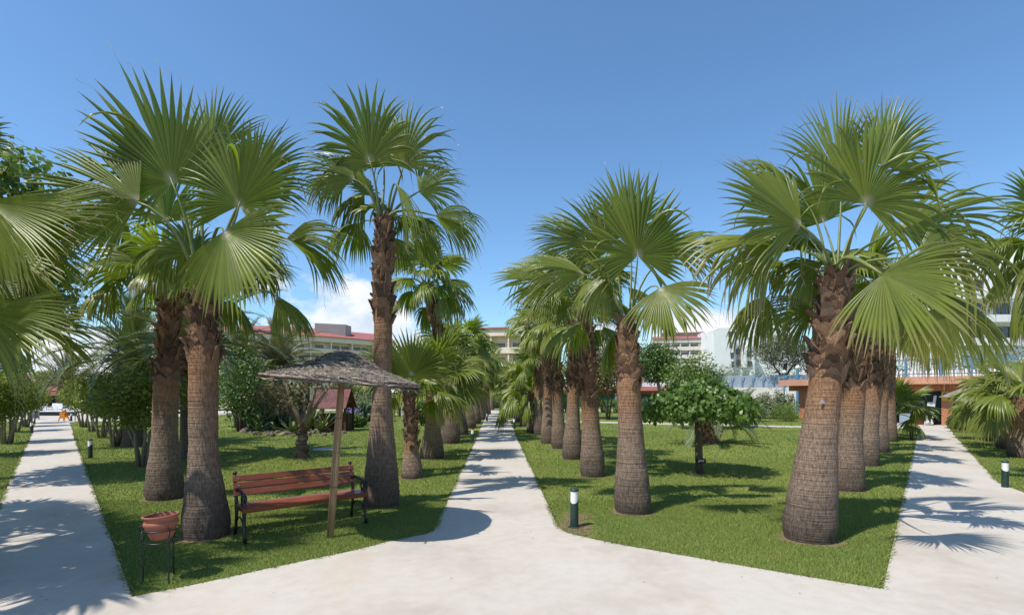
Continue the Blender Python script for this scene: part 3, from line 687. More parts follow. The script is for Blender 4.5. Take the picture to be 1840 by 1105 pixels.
# palms whose trunks stand outside the frame
def side_palm(label, x, y, ztop, R, n, seed, specs=(), rnd=True, **kw):
    org = np.array([x, y, 0.]); top = np.array([x, y, ztop])
    p = thing('fan_palm', label, 'palm tree', (x, y, 0))
    fan_trunk(p, org, top, .32, .21, max(ztop-.9, .4), .23, seed, pieces=False, sides=18)
    if specs: fronds_px(p, org, top, y, specs, seed)
    if rnd: random_fronds(p, org, top, R, n, seed+1, **kw)
    return p
side_palm('large fan palm reaching in from the left edge over the left path', -5.55, 4.7, 2.95, .95, 14, 110, [
 (-25, 362, .1, -36, 205, 8, 2, 48, .12, 14, {'yel': .1}),
 (-15, 402, .3, 0, 225, 5, 0, 40, .12, 30, {'yel': .2}),
 (-10, 450, .6, -25, 200, 0, 20, 50, .5, 25),
 (-35, 560, -.1, -24, 195, 8, 0, 44, .15, 12),
 (62, 588, .5, -10, 128, 0, 25, 58, .5, 30),
 (-60, 260, .2, 30, 95, 0, 0, 70, .3, 10),
 (-30, 500, .8, -40, 190, 0, 10, 60, .6, 20),
], az=(120, 300), droop=(.3, 1.0))
side_palm('fan palm at the right edge behind the big palm by the right path', 9.85, 9.0, 4.4, 1.05, 18, 120, el=(80, -30), droop=(.2, 1.1))
side_palm('fan palm left of the left path shading it from outside', -9.6, 5.6, 4.2, 1.15, 18, 130, droop=(.3, 1.1))
side_palm('fan palm just outside the left edge shading the near end of the left path', -6.6, 3.2, 4.25, 1.1, 20, 135, droop=(.2, 1.0))
side_palm('fan palm outside the left edge between the two other shading palms', -8.4, 4.3, 4.7, 1.2, 20, 137, droop=(.2, 1.0))
# low bushy fan palms on the right lawn
GB = 'low fan palms on the right lawn'
for i, (px, py, tp, R, n, lab) in enumerate([
    (1815, 806, 720, 1.05, 20, 'low bushy fan palm with stubby dark trunk right of the right path'),
    (1838, 822, 715, 1.1, 18, 'low fan palm at the right edge, nearest of the stubby ones'),
    (1788, 792, 728, 1.0, 16, 'low fan palm behind the stubby ones beside the clipped hedge')]):
    p, o, t, Y = fan_palm(lab, (px, py), (px, tp), tp+35, .36, .27, .3, 140+i, GB, flare=.9, pieces=False, sides=16)
    random_fronds(p, o, t, R*.98, n, 145+i, el=(75, -5), droop=(.3, .9), yel=.12, rp=.018, nseg=30)
p, o, t, Y = fan_palm('small fan palm with no visible trunk in front of the terracotta pavilion', (1598, 785), (1600, 745), 765, .25, .22, .24, 150, GB, flare=.5, pieces=False, sides=14)
random_fronds(p, o, t, 1.1, 16, 151, el=(80, 14), droop=(.15, .45), petl=.9, yel=.1, nseg=32)

# ------------------------------------------------------------------ buildings
def wall_strip(name, pts, off, z0, z1, th, mat, parent):     # strip following a plan polyline
    P = [np.array(p, float) for p in pts]; V = []; Fc = []
    for i, p in enumerate(P):
        d = P[min(i+1, len(P)-1)]-P[max(i-1, 0)]; nn = np.array([-d[1], d[0]])/np.linalg.norm(d)
        a, b_ = p+nn*off, p+nn*(off+th)
        V += [(a[0], a[1], z0), (a[0], a[1], z1), (b_[0], b_[1], z1), (b_[0], b_[1], z0)]
    for i in range(len(P)-1):
        for k in range(4): Fc.append((i*4+k, (i+1)*4+k, (i+1)*4+(k+1) % 4, i*4+(k+1) % 4))
    n = len(P)-1; Fc += [(3, 2, 1, 0), (n*4, n*4+1, n*4+2, n*4+3)]
    return obj(name, mesh(name, V, Fc, mat), parent)
WIN = {}
def window(parent, p, d, w, h, z, out=.05):
    ang = math.atan2(d[1], d[0]); key = (round(w, 2), round(h, 2))
    if key not in WIN:
        fr = MB()
        for x in (-w/2+.05, 0, w/2-.05): fr.box((x, 0, h/2), (.1, .12, h))
        for zz in (.05, h-.05): fr.box((0, .004, zz), (w, .11, .1))
        pn = MB().box((0, .03, h/2), (w-.1, .04, h-.1))
        WIN[key] = (mesh('window', fr.v, fr.f, M['frame']), mesh('pane', pn.v, pn.f, M['glass']))
    a, b_ = WIN[key]
    o = obj('window', a, parent, (p[0], p[1], z), (0, 0, ang)); obj('pane', b_, o)
    return o
def hotel(label, pts, floors, eave, mat, rnd, roof=(7, 2.6), rec=1.5, fascia=1.3, wins=(2.0, 1.9), group=None, lip=.95):
    h = thing('hotel_building', label, 'hotel', (0, 0, 0), group=group)
    wall_strip('wall', pts, rec, 0, eave-.02, 12, mat, h)
    wall_strip('fascia', pts, -.15, eave-fascia, eave, rec+.1, mat, h)
    r = random.Random(rnd)
    for z in floors:
        wall_strip('floor_slab', pts, 0, z-.28, z, rec-.004, mat, h)
        for i in range(len(pts)-1): wall_strip('balcony', [pts[i], pts[i+1]], -.14, z-.3, z+lip*(1 if r.random() < .9 else .98), .12, mat, h)
    for i, p in enumerate(pts):
        d = np.array(pts[min(i+1, len(pts)-1)])-np.array(pts[max(i-1, 0)]); nn = np.array([-d[1], d[0]])/np.linalg.norm(d)
        q = np.array(p)+nn*(rec/2-.05)
        MB().box((q[0], q[1], eave/2-fascia/2), (.3, rec-.2, eave-fascia), rz=math.atan2(d[1], d[0])).build('pier', mat, h)
    for i in range(len(pts)-1):
        a, b_ = np.array(pts[i], float), np.array(pts[i+1], float); d = (b_-a); nn = np.array([-d[1], d[0]])/np.linalg.norm(d)
        ln = np.linalg.norm(d)
        for z in floors:
            for s in ((.30, .72) if ln > 5.5 else (.5,)):
                q = a+d*(s+r.uniform(-.05, .05))+nn*(rec-.06)
                window(h, q, d, wins[0], wins[1], z+.05)
    if roof:
        P = [np.array(p, float) for p in pts]; V = []; Fc = []
        for i, p in enumerate(P):
            d = P[min(i+1, len(P)-1)]-P[max(i-1, 0)]; nn = np.array([-d[1], d[0]])/np.linalg.norm(d)
            a, b_ = p-nn*.5, p+nn*roof[0]
            V += [(a[0], a[1], eave+.02), (a[0], a[1], eave+.16), (b_[0], b_[1], eave+roof[1]), (b_[0], b_[1], eave+.02)]
        for i in range(len(P)-1):
            for k in range(4): Fc.append((i*4+k, (i+1)*4+k, (i+1)*4+(k+1) % 4, i*4+(k+1) % 4))
        n = len(P)-1; Fc += [(3, 2, 1, 0), (n*4, n*4+1, n*4+2, n*4+3)]
        obj('roof', mesh('roof', V, Fc, M['redroof']), h)
    return h
def arc_px(p0, p1, y0, y1, n, bow):
    o = []
    for i in range(n+1):
        t = i/n; Y = y0+(y1-y0)*t-bow*math.sin(math.pi*t); px = p0+(p1-p0)*t; o.append(((px-CX)*Y/F, Y))
    return o
h1 = hotel('long curved cream hotel with red roof seen behind the straw umbrella', arc_px(372, 708, 128, 152, 9, 7), [3.2, 6.3, 9.4, 12.4], 16.4, M['cream'], 1, roof=(9, 3.2))
q = at(593, 610, 138); MB().prism([(-4.9+q[0], 140), (2.5+q[0], 143), (2.9+q[0], 147), (-4.9+q[0], 147)], 15, 20.6).build('roof_tower', M['greystone'], h1)
h2 = hotel('cream hotel block with balconies closing the view down the central path', arc_px(850, 945, 110, 108, 3, 0), [1.0, 4.1, 7.2, 10.3], 15.2, M['cream'], 2, roof=(6, 1.2), fascia=1.5)
MB().box((6.6, 112, 7.6), (5.5, 6, 15.2)).build('stair_tower', M['whitewash'], h2)
for z in (3.2, 6.4, 9.6, 12.4): window(h2, (5.9, 108.95), (1, 0), 1.6, 1.8, z)
wall_strip('canopy', [(-5, 56), (-.8, 56)], 0, 1.7, 2.5, 1.5, M['redroof'], tag(thing('entrance_canopy', 'red canopy with dark entrance at the end of the central path', 'canopy'), None))
e = [o for o in bpy.data.objects if o.name == 'entrance_canopy'][0]
MB().box((-2.9, 58, .9), (4.2, .4, 1.8)).build('wall', M['dark'], e)
MB().box((-2.9, 58.4, 2.9), (4.4, .5, 2.0)).build('upper_wall', M['pale_wall'], e)
for x in (-4.8, -1.0): MB().box((x, 56.6, .85), (.3, .3, 1.7)).build('post', M['pale_wall'], e)
e = thing('awning_pavilion', 'low pavilion with red awning and teal glass behind the right palm row', 'pavilion')
MB().box((11.2, 62.4, 1.1), (16, .4, 2.2)).build('wall', M['teal'], e)
MB().box((11.2, 62, 2.95), (16.4, 1.2, 1.4)).build('fascia', M['whitewash'], e)
MB().box((11.2, 60.9, 1.95), (16, 1.4, .5), rx=-.35).build('awning', M['redroof'], e)
for x in (3.6, 8, 12.4, 16.8): MB().box((x, 61.2, .95), (.22, .22, 1.9)).build('post', M['whitewash'], e)
h3 = hotel('pale hotel wing with dark red roof and small square windows left of the white tower', arc_px(1172, 1290, 172, 168, 7, 0), [4.5, 7.4, 10.3, 13.2, 15.9], 19.4, M['pale_wall'], 3, roof=(5, 1.4), wins=(1.9, 1.6), rec=.9, fascia=1.2)
wall_strip('attic', arc_px(1188, 1285, 177, 173, 2, 0), 0, 20.3, 22.2, 4, M['redroof'], h3)
wall_strip('attic_windows', arc_px(1190, 1284, 176.8, 172.8, 2, 0), -.1, 20.8, 21.8, .3, M['frame'], h3)
# white tower building with arched front
def prism_px(name, poly, Y, dep, mat, parent):
    P = [at(x, y, Y) for x, y in poly]; n = len(P)
    V = [tuple(p) for p in P]+[(p[0], p[1]+dep, p[2]) for p in P]
    Fc = [tuple(range(n)), tuple(range(2*n-1, n-1, -1))]+[(i, n+i, n+(i+1) % n, (i+1) % n) for i in range(n)]
    return obj(name, mesh(name, V, Fc, mat), parent)
tw = thing('white_tower_building', 'tall whitewashed building with stepped windows and an arched bay', 'building')
prism_px('wall', [(1283,715),(1283,592),(1291,589),(1318,589),(1318,715)], 158, 14, M['whitewash'], tw)
prism_px('stair_bay', [(1318.1,715),(1318.1,590),(1345,590),(1345,612),(1350,606),(1356,600),(1356,715)], 160.5, 12, M['whitewash'], tw)
prism_px('stepped_wing', [(1345,715),(1346,582),(1356,577),(1366,571),(1376,564),(1392,564),(1392,570),(1432,570),(1432,715)], 166, 12, M['whitewash'], tw)
prism_px('arch_recess', [(1324,660),(1324,632),(1327,622),(1333,616),(1341,616),(1341,660)], 160.3, .6, M['greystone'], tw)
prism_px('arch_fin', [(1333,660),(1334,635),(1338,624),(1345,616),(1349,616),(1343,632),(1342,660)], 159.6, .6, M['whitewash'], tw)
prism_px('red_panel', [(1330,587),(1343,587),(1343,594),(1330,594)], 160.2, .6, M['redroof'], tw)
for x, y in ((1313,603),(1315,622),(1317,641),(1318.5,657)):
    q = at(x-1.5, y, 157.9); window(tw, (q[0], q[1]), (1, 0), .9, 1.7, q[2]-.4)
for x, y in ((1323,603),(1341,603),(1346,638),(1348,656),(1326,634),(1327,654),(1362,596),(1372,590),(1398,582),(1412,586),(1412,606),(1385,606)):
    Yq = 160.2 if x < 1350 else 165.8
    q = at(x, y, Yq); window(tw, (q[0], q[1]), (1, 0), 1.2, 1.7, q[2]-.4)
# white building behind the big right palm
wb = thing('white_building', 'white building with balconies behind the big palm on the right', 'building')
prism_px('wall', [(1650,715),(1650,520),(1690,498),(1735,492),(1735,494),(1905,494),(1905,715)], 62, 10, M['whitewash'], wb)
for yy in (503, 545, 587):
    for xx in (1700, 1752, 1800, 1850):
        q = at(xx, yy+22, 61.9); window(wb, (q[0], q[1]), (1, 0), 1.9, 1.5, q[2])
    prism_px('balcony', [(1737,yy+33),(1737,yy+20),(1835,yy+20),(1835,yy+33)], 60.6, 1.38, M['whitewash'], wb)

# terracotta pavilion with roof terrace at the end of the right path
pvn = thing('terracotta_pavilion', 'low terracotta pavilion with dark green doorway at the end of the right path', 'pavilion')
FR = [(19.75, 36.5), (20.6, 31.5), (22.6, 27.6), (25.0, 25.4), (29.5, 23.6), (36, 23.0)]
wall_strip('back_wall', FR, 2.6, 0, 2.2, .3, M['dkgreen'], pvn)
def front(t):
    i = min(int(t), len(FR)-2); f_ = t-i; a, b_ = np.array(FR[i]), np.array(FR[i+1]); return a+(b_-a)*f_
def along(px):                                # parameter along FR seen at photograph column px
    for t in np.linspace(0, len(FR)-1.001, 900):
        q = front(t)
        if q[0]/q[1]*F+CX > px: return t
    return len(FR)-1.01
def out_strip(name, ts, off, z0, z1, th, mat_, par): return wall_strip(name, [tuple(front(t)) for t in ts], off, z0, z1, th, mat_, par)
out_strip('roof_edge', np.linspace(0, 4.99, 14), -.85, 2.22, 2.62, 4.2, M['render_terra_top'], pvn)
out_strip('lintel', np.linspace(0, 4.99, 14), -.02, 1.86, 2.215, .32, M['render_terra'], pvn)
for a, b_ in ((1436, 1470), (1522, 1545), (1691, 1712), (1800, 1822)):
    out_strip('column', [along(a), along(b_)], -.04, 0, 1.86, .5, M['render_terra'], pvn)
out_strip('door', np.linspace(along(1617), along(1690.5), 3), .5, 0, 1.86, .1, M['dkgreen'], pvn)
sg = thing('yellow_sign', 'small yellow pictogram sign on the terracotta column', 'sign')
q = front(along(1701)); d_ = front(along(1710))-front(along(1692)); an = math.atan2(d_[1], d_[0])
nn_ = np.array([-math.sin(an), math.cos(an)]); c_ = q-nn_*.0+np.array([math.sin(an), -math.cos(an)])*.06*0
sgz = 1.66
for nm, mt, dx, dz, w, h, o_ in (('board', 'yellow', 0, 0, .42, .46, .075), ('symbol', 'dkgreen', -.08, .04, .14, .2, .09), ('symbol', 'dkgreen', .09, -.07, .12, .16, .09), ('symbol', 'dkgreen', .03, .15, .26, .05, .09)):
    off = nn_*o_; s_ = 1 if np.dot(off, -q) > 0 else -1
    p_ = q+off*s_+np.array([math.cos(an), math.sin(an)])*dx
    MB().box((p_[0], p_[1], sgz-.1+dz), (w, .02, h), rz=an).build(nm, M[mt], sg)
rl = thing('terrace_railing', 'blue metal railing along the roof terrace of the pavilion', 'railing')
ts = np.linspace(along(1575), 4.9, 46)
out_strip('rail', ts[::3], -.30, 3.52, 3.58, .05, M['blue'], rl); out_strip('rail', ts[::3], -.30, 2.74, 2.79, .05, M['blue'], rl)
bal = mesh('baluster', *(lambda b: (b.v, b.f))(MB().tube([(0, 0, 2.62), (0, 0, 3.54)], .012, 5)), M['blue'])
pst = mesh('post', *(lambda b: (b.v, b.f))(MB().box((0, 0, 3.15), (.10, .10, 1.06))), M['blue'])
for i, t_ in enumerate(np.linspace(along(1575), 4.9, 86)):
    q = front(t_); d_ = front(min(t_+.05, 4.99))-front(t_); an = math.atan2(d_[1], d_[0]); p_ = q-np.array([-math.sin(an), math.cos(an)])*.28
    obj('post' if i % 9 == 0 else 'baluster', pst if i % 9 == 0 else bal, rl, (p_[0], p_[1], 0), (0, 0, an))
wf = thing('white_fence', 'white picket screen behind the blue terrace railing', 'fence')
pk = mesh('picket', *(lambda b: (b.v, b.f))(MB().box((0, 0, 2.8), (.15, .03, .42))), M['whitewash'])
for t_ in np.linspace(along(1590), 4.9, 60):
    q = front(t_); d_ = front(min(t_+.05, 4.99))-front(t_); an = math.atan2(d_[1], d_[0]); p_ = q+np.array([-math.sin(an), math.cos(an)])*1.2
    obj('picket', pk, wf, (p_[0], p_[1], 0), (0, 0, an))
# blue terrace wall, railing and lamps left of the pavilion
fb = thing('blue_fence', 'long blue grey fence with lamp posts beyond the right lawn', 'fence')
A0, A1 = np.array([19.5, 50.0]), np.array([30.5, 44.0]); an = math.atan2(*(A1-A0)[::-1])
MB().box((*(A0+A1)/2, 2.75), (np.linalg.norm(A1-A0), .15, 1.2), rz=an).build('panel', M['poolblue'], fb)
MB().box((*((A0+A1)/2-np.array([0, .3])), 1.1), (np.linalg.norm(A1-A0), .3, 2.2), rz=an).build('base_wall', M['pale_wall'], fb)
for i in range(15):
    q = A0+(A1-A0)*(i/14)-np.array([.1, .25]); MB().tube([(q[0], q[1], 2.0), (q[0], q[1], 3.05), (q[0]+.25, q[1], 3.2)], .04, 6).build('post', M['blue'], fb)
for i, (px, py, Yq) in enumerate(((1433, 664, 42), (1409, 672, 43))):
    q = at(px, py, Yq); lp = thing('lamp_post', ('blue lamp post with white globe beside the pavilion roof', 'shorter lamp post with white globe left of the other one')[i], 'lamp', (q[0], q[1], 0), group='lamp posts along the blue fence')
    MB().tube([(0, 0, 0), (0, 0, q[2])], .06 if i else .11, 8).build('pole', M['blue'], lp)
    MB().lathe([(.001, 0), (.12, .04), (.18, .15), (.14, .28), (.001, .34)], 12, (0, 0, q[2])).build('globe', M['white_plastic'], lp, True)
# red roofed pavilion on the left
rp_ = thing('red_roof_pavilion', 'red roofed pavilion with dark opening at the end of the left path', 'pavilion')
x0, x1, y0, y1 = -66.0, -50.5, 60.0, 70.0
MB().add([(x0-.8, y0-.8, 1.95), (x1+.8, y0-.8, 1.95), (x1+.8, y1+.8, 1.95), (x0-.8, y1+.8, 1.95), (x0+4, (y0+y1)/2, 4.0), (x1-4, (y0+y1)/2, 4.0)],
         [(0, 1, 5, 4), (1, 2, 5), (2, 3, 4, 5), (3, 0, 4), (3, 2, 1, 0)]).build('roof', M['redroof'], rp_)
MB().box(((x0+x1)/2, y0-.55, 1.62), (x1-x0+1.2, .5, .5)).build('fascia', M['redroof'], rp_)
MB().box(((x0+x1)/2, (y0+y1)/2, .9), (x1-x0, y1-y0, 1.8)).build('wall', M['dark'], rp_)
for x in np.linspace(x0+.3, x1-.3, 5): MB().box((x, y0-.2, .9), (.9, .5, 1.78)).build('pillar', M['maroon'], rp_)

# ------------------------------------------------------------------ broadleaf trees, shrubs, hedges
def leafcloud(clumps, n, size, seed, droop=0., shell=.55, aspect=.6):
    r = np.random.default_rng(seed); C_ = np.array([c[:3] for c in clumps], float); Rr = np.array([c[3] for c in clumps], float)
    Zs = np.array([c[4] if len(c) > 4 else 1. for c in clumps])
    w = Rr**2; k = r.choice(len(clumps), n, p=w/w.sum())
    d = nrm(r.normal(0, 1, (n, 3))); rad = Rr[k]*(shell+(1-shell)*r.random(n)**.6)*r.normal(1, .07, n)
    P = C_[k]+d*rad[:, None]*np.stack([np.ones(n), np.ones(n), Zs[k]], 1)
    nn = nrm(d*.8+r.normal(0, .55, (n, 3))+np.array([0, 0, .45]))
    t = nrm(np.cross(nn, r.normal(0, 1, (n, 3)))+np.array([0, 0, -droop])); s = nrm(np.cross(t, nn))
    L_ = size*r.uniform(.6, 1.3, n)[:, None]; nn2 = np.cross(s, t)
    V = np.stack([P, P+t*L_*.5+s*L_*aspect*.5-nn2*L_*.08, P+t*L_, P+t*L_*.5-s*L_*aspect*.5-nn2*L_*.08], 1).reshape(-1, 3)
    i = np.arange(n)*4; Fc = np.concatenate([np.stack([i, i+1, i+2], 1), np.stack([i, i+2, i+3], 1)])
    cv = np.clip(r.normal(.5, .26, n)+r.normal(0, .14, len(clumps))[k], 0, 1); c = np.zeros((n, 4, 3), np.float32); c[:, :, 1] = cv[:, None]; c[:, :, 0] = .4
    c[:, :, 2] = (np.clip(r.normal(.05, .12, n), 0, 1))[:, None]
    return V, Fc, c.reshape(-1, 3)
def blob(cx, cy, cz, rx, ry, rz, k, seed, cr=.35):
    r = random.Random(seed); o = []
    for i in range(k):
        z = 1-2*(i+.5)/k; a = i*2.39996+r.uniform(-.3, .3); s = math.sqrt(max(0, 1-z*z)); q = r.uniform(.5, .95)
        o.append((cx+rx*s*math.cos(a)*q, cy+ry*s*math.sin(a)*q, cz+rz*z*q, cr*min(rx, ry, rz)*r.uniform(.7, 1.35)))
    o.append((cx, cy, cz, .55*min(rx, ry, rz)))
    return o
def tree(name, label, x, y, trunks, crown, n, size, lm, seed, cat='tree', group=None, bark='bark', **kw):
    o = thing(name, label, cat, (x, y, 0), group=group)
    for pts, r0, r1 in trunks:
        m_ = len(pts); MB().tube(pts, [r0+(r1-r0)*i/(m_-1) for i in range(m_)], 9).build('trunk' if pts[0][2] < .1 else 'branch', M[bark], o, True)
    V, Fc, c = leafcloud(crown, n, size, seed, **kw)
    obj('crown', mesh('crown', V, Fc, M[lm], col=c), o)
    return o
def limbs(H, spread, k, seed, r0=.05, base=.1, fork=.3):
    r = random.Random(seed); T = []
    for i in range(k):
        a = i*6.283/k+r.uniform(-.4, .4); s = spread*r.uniform(.6, 1.1); b_ = base*r.uniform(.5, 1)
        T.append(([(math.cos(a)*b_, math.sin(a)*b_, -.02), (math.cos(a)*(b_+s*.15), math.sin(a)*(b_+s*.15), H*fork), (math.cos(a+.3)*s*.55, math.sin(a+.3)*s*.55, H*.62), (math.cos(a)*s, math.sin(a)*s, H*.95)], r0*r.uniform(.8, 1.2), r0*.4))
    return T
GC = 'clipped trees lining the left path'
def crape(x, y, label, sc, seed, w=.95):
    tree('clipped_tree', label, x, y, limbs(1.25*sc, .55*sc, 6, seed, .045*sc, .13*sc), blob(0, 0, 1.62*sc, w*sc, w*sc, .72*sc, 46, seed, .36), 7000, .085*sc, 'crape', seed, group=GC, bark='pale_bark', shell=.45)
for i, (px, py, sc, lab) in enumerate([
    (258, 838, 1.02, 'nearest clipped tree right of the left path with many thin stems'),
    (208, 802, 1.05, 'second clipped tree along the right of the left path'),
    (183, 787, 1.0, 'third clipped tree along the right of the left path'),
    (166, 775, 1.0, 'fourth clipped tree along the right of the left path'),
    (150, 767, 1.0, 'farthest clipped tree along the right of the left path'),
    (12, 797, 1.05, 'nearest clipped tree left of the left path at the left edge'),
    (-30, 820, 1.05, 'clipped tree half cut off by the left edge'),
    (28, 776, 1.0, 'clipped tree second from the near end left of the left path'),
    (45, 767, .95, 'clipped tree third from the near end left of the left path'),
    (58, 761, .9, 'farthest clipped tree left of the left path')]):
    x, y = G(px, py); crape(x, y, lab, sc, 200+i)
tree('leafy_tree', 'big dark green leafy tree rising behind the palm at the left edge', -11.2, 10.2, [([(0,0,-.02),(.1,0,1.5),(0,.1,3)], .2, .12), ([(0,.1,2.6),(.9,-.3,4.2)], .1, .04), ([(0,.1,2.6),(-.8,.4,4.4)], .1, .04)],
     blob(.45, 0, 4.7, 2.0, 1.8, 2.3, 44, 230, .36), 8500, .17, 'bright', 230, aspect=.8, shell=.4)
x, y = G(432, 776); tree('dense_shrub', 'tall dense green shrub right of the bench palm pair', x, y, limbs(1.8, .7, 5, 231, .05), blob(0, .4, 1.95, 1.25, 1.1, 1.6, 46, 231, .4), 6500, .12, 'tree', 231, 'shrub')
x, y = G(1257, 850)
cl = [(1.13*math.cos(a)*q, 1.05*math.sin(a)*q, 1.62-.28*q*q+.35*(1-q), .34, .8) for a, q in [(i*2.4, math.sqrt((i+.5)/46)) for i in range(46)]]
MUL = (x, y)
tree('mulberry_tree', 'small umbrella shaped tree with drooping glossy leaves on the right lawn', x, y, [([(0,0,-.02),(-.015,0,.5),(-.03,0,1.0),(0,0,1.45)], .085, .075), ([(0,0,1.35),(.5,.1,1.6),(1.0,.1,1.5)], .045, .02), ([(0,0,1.35),(-.5,.1,1.65),(-1.0,-.1,1.5)], .045, .02), ([(0,0,1.35),(.1,-.5,1.65),(.1,-.9,1.5)], .045, .02), ([(0,0,1.35),(-.1,.5,1.7),(.1,1,1.5)], .045, .02)],
     cl, 6200, .115, 'mulberry', 233, droop=1.3, aspect=.78, shell=.25)
x, y = G(1245, 771); tree('light_green_tree', 'loose light green tree behind the umbrella shaped tree', x, y, limbs(1.7, .8, 4, 234, .05), blob(0, 0, 2.15, 1.65, 1.3, 1.25, 44, 234, .4), 6000, .13, 'bright', 234)
x, y = G(1178, 757); tree('round_tree', 'round crowned tree with bent pale trunk before the pale hotel wing', x, y, [([(0,0,-.02),(.05,0,1.0),(.25,0,1.9),(.05,0,2.8)], .14, .09)], blob(.05, 0, 3.55, 1.25, 1.2, 1.25, 46, 235, .4), 7000, .16, 'tree', 235, bark='pale_bark')
x, y = G(1092, 754); tree('rusty_tree', 'loose tree with rusty brown foliage between two right hand palms', x, y, limbs(2.6, .8, 3, 236, .07), blob(0, 0, 3.2, 1.3, 1.2, 1.8, 40, 236, .4), 5000, .15, 'rusty', 236)
x, y = G(1062, 752); tree('mid_green_tree', 'mid green tree behind the right palm row', x, y, limbs(2.6, .8, 3, 246, .07), blob(0, 0, 3.4, 1.6, 1.2, 1.8, 40, 246, .4), 5000, .17, 'tree', 246)
x, y = G(958, 741); tree('conifer', 'soft green conifer before the cream hotel block', x, y, [([(0,0,-.02),(0,0,3.2)], .2, .12)], blob(0, 0, 4.9, 1.3, 1.3, 3.2, 50, 237, .45), 6000, .2, 'tree', 237)
x, y = G(1400, 739); tree('pine_tree', 'dark spreading pine right of the white tower', x, y, [([(0,0,-.02),(.3,0,2.5),(.6,0,4.4)], .28, .16), ([(.4,0,3),(-.8,0,4.6)], .12, .05), ([(.4,0,3),(1.7,0,4.8)], .12, .05)], blob(.2, 0, 5.6, 2.9, 2, 1.5, 36, 238, .5), 8000, .22, 'pine', 238, aspect=.3)
x, y = G(1412, 757); tree('round_bush', 'rounded fine leaved bright bush before the terracotta pavilion', x, y, [([(0,0,-.02),(0,0,.3)], .04, .03)], blob(0, 0, .58, .85, .8, .55, 36, 239, .45), 6000, .07, 'bright', 239, 'shrub', aspect=.3)
for i, (px, py, w, h, lm, lab) in enumerate([
    (1352, 757, 1.1, 1.05, 'olive', 'greyish shrub right of the umbrella shaped tree'), (1392, 752, 1.5, 1.55, 'olive', 'brownish green shrub before the blue fence'),
    (1330, 750, 1.6, 1.5, 'tree', 'dark shrub behind the umbrella shaped tree'), (758, 765, .5, 1.25, 'tree', 'dark green shrub between the young palm and bulging palm'),
    (692, 757, .6, .6, 'tree', 'low dark shrub right of the tall palm trunk'), (660, 757, 1.3, 1.6, 'olive', 'pale grey green shrub behind the timber kiosk'), (1094, 742, 2.6, .9, 'tree', 'low hedge like shrub before the red awning'),
    (470, 752, 1.6, 2.4, 'rusty', 'mixed tall shrub behind the cactus bed'), (1500, 752, 1.5, 1.6, 'tree', 'dark shrub between pavilion and big palm'), (640, 768, .45, .55, 'tree', 'small leafy shrub beside the kiosk')]):
    x, y = G(px, py); tree('garden_shrub', lab, x, y, limbs(h*.6, w*.4, 3, 240+i, .03), blob(0, 0, h*.62, w, w*.8, h*.5, 30, 240+i, .45), 3600, .10 if w < 1.5 else .14, lm, 240+i, 'shrub')
def hedge(label, pts, w, h, n, size, lm, seed):
    cl = []; r = random.Random(seed); P = [np.array(p) for p in pts]
    for a, b_ in zip(P[:-1], P[1:]):
        k = max(2, int(np.linalg.norm(b_-a)/(w*.55)))
        for i in range(k): q = a+(b_-a)*(i/k); cl.append((q[0], q[1]+r.uniform(-.1, .1)*w, h*.55+r.uniform(-.1, .1)*h, w*.55, h/w*.85))
    V, Fc, c = leafcloud(cl, n, size, seed, shell=.5)
    return tag(obj('hedge', mesh('hedge', V, Fc, M[lm], col=c)), label, 'hedge')
hedge('clipped low hedge at the end of the right path', [G(1712, 776), G(1775, 777)], .5, .72, 5000, .07, 'tree', 260)
hedge('long olive green hedge on the rise behind the blue fence', [(24, 66), (31, 63), (44, 60)], 2.6, 5.4, 9000, .2, 'olive', 261)
hedge('dark hedge at the very end of the central path', [(-6, 54), (4, 54)], 1.2, 1.1, 5000, .12, 'tree', 262)
hedge('hedge along the promenade right of the palm rows', [(6, 54), (22, 53)], 1.3, 1.2, 6000, .14, 'tree', 263)
hedge('brown dry shrubs along the roof terrace behind the pavilion', [(27, 34), (40, 31)], 1.8, 5.0, 7000, .15, 'rusty', 264)
FT = 'distant trees behind the garden'
for i, (px, Yq, w, h, lm, lab) in enumerate([
    (92, 62, 1.9, 4.6, 'bright', 'yellow green tree beside the red roofed pavilion'), (20, 75, 3.5, 6.5, 'tree', 'dark distant tree behind the left clipped trees'), (180, 80, 4.5, 4.8, 'olive', 'low distant tree left of the bench palms'),
    (260, 85, 5, 5.0, 'tree', 'distant tree behind the pot and path'), (345, 80, 4.5, 5, 'olive', 'distant tree seen between the bench palm pair'), (420, 78, 5, 6.2, 'tree', 'distant tree left of the curved hotel'),
    (640, 74, 4, 4.4, 'tree', 'distant tree below the curved hotel'), (715, 80, 5, 4.2, 'olive', 'distant tree between umbrella and bulging palm'), (790, 84, 4.5, 5.0, 'tree', 'distant tree behind the left palm row'),
    (1010, 70, 4, 6.4, 'tree', 'distant tree behind the right palm row'), (1125, 78, 4, 5.5, 'tree', 'distant tree behind the stout right palm'), (1290, 76, 4.5, 5.0, 'olive', 'distant grey green tree below the white tower'), (1230, 90, 5, 5.2, 'tree', 'distant tree below the pale hotel wing'), (1560, 48, 3, 5.2, 'tree', 'tree behind the terracotta pavilion')]):
    x = (px-CX)*Yq/F; tree('distant_tree', lab, x, Yq, [([(0,0,-.02),(0,0,h*.5)], .2, .12)], blob(0, 0, h*.6, w, w*.7, h*.42, 36, 270+i, .42), 4200, .32, lm, 270+i, group=FT)

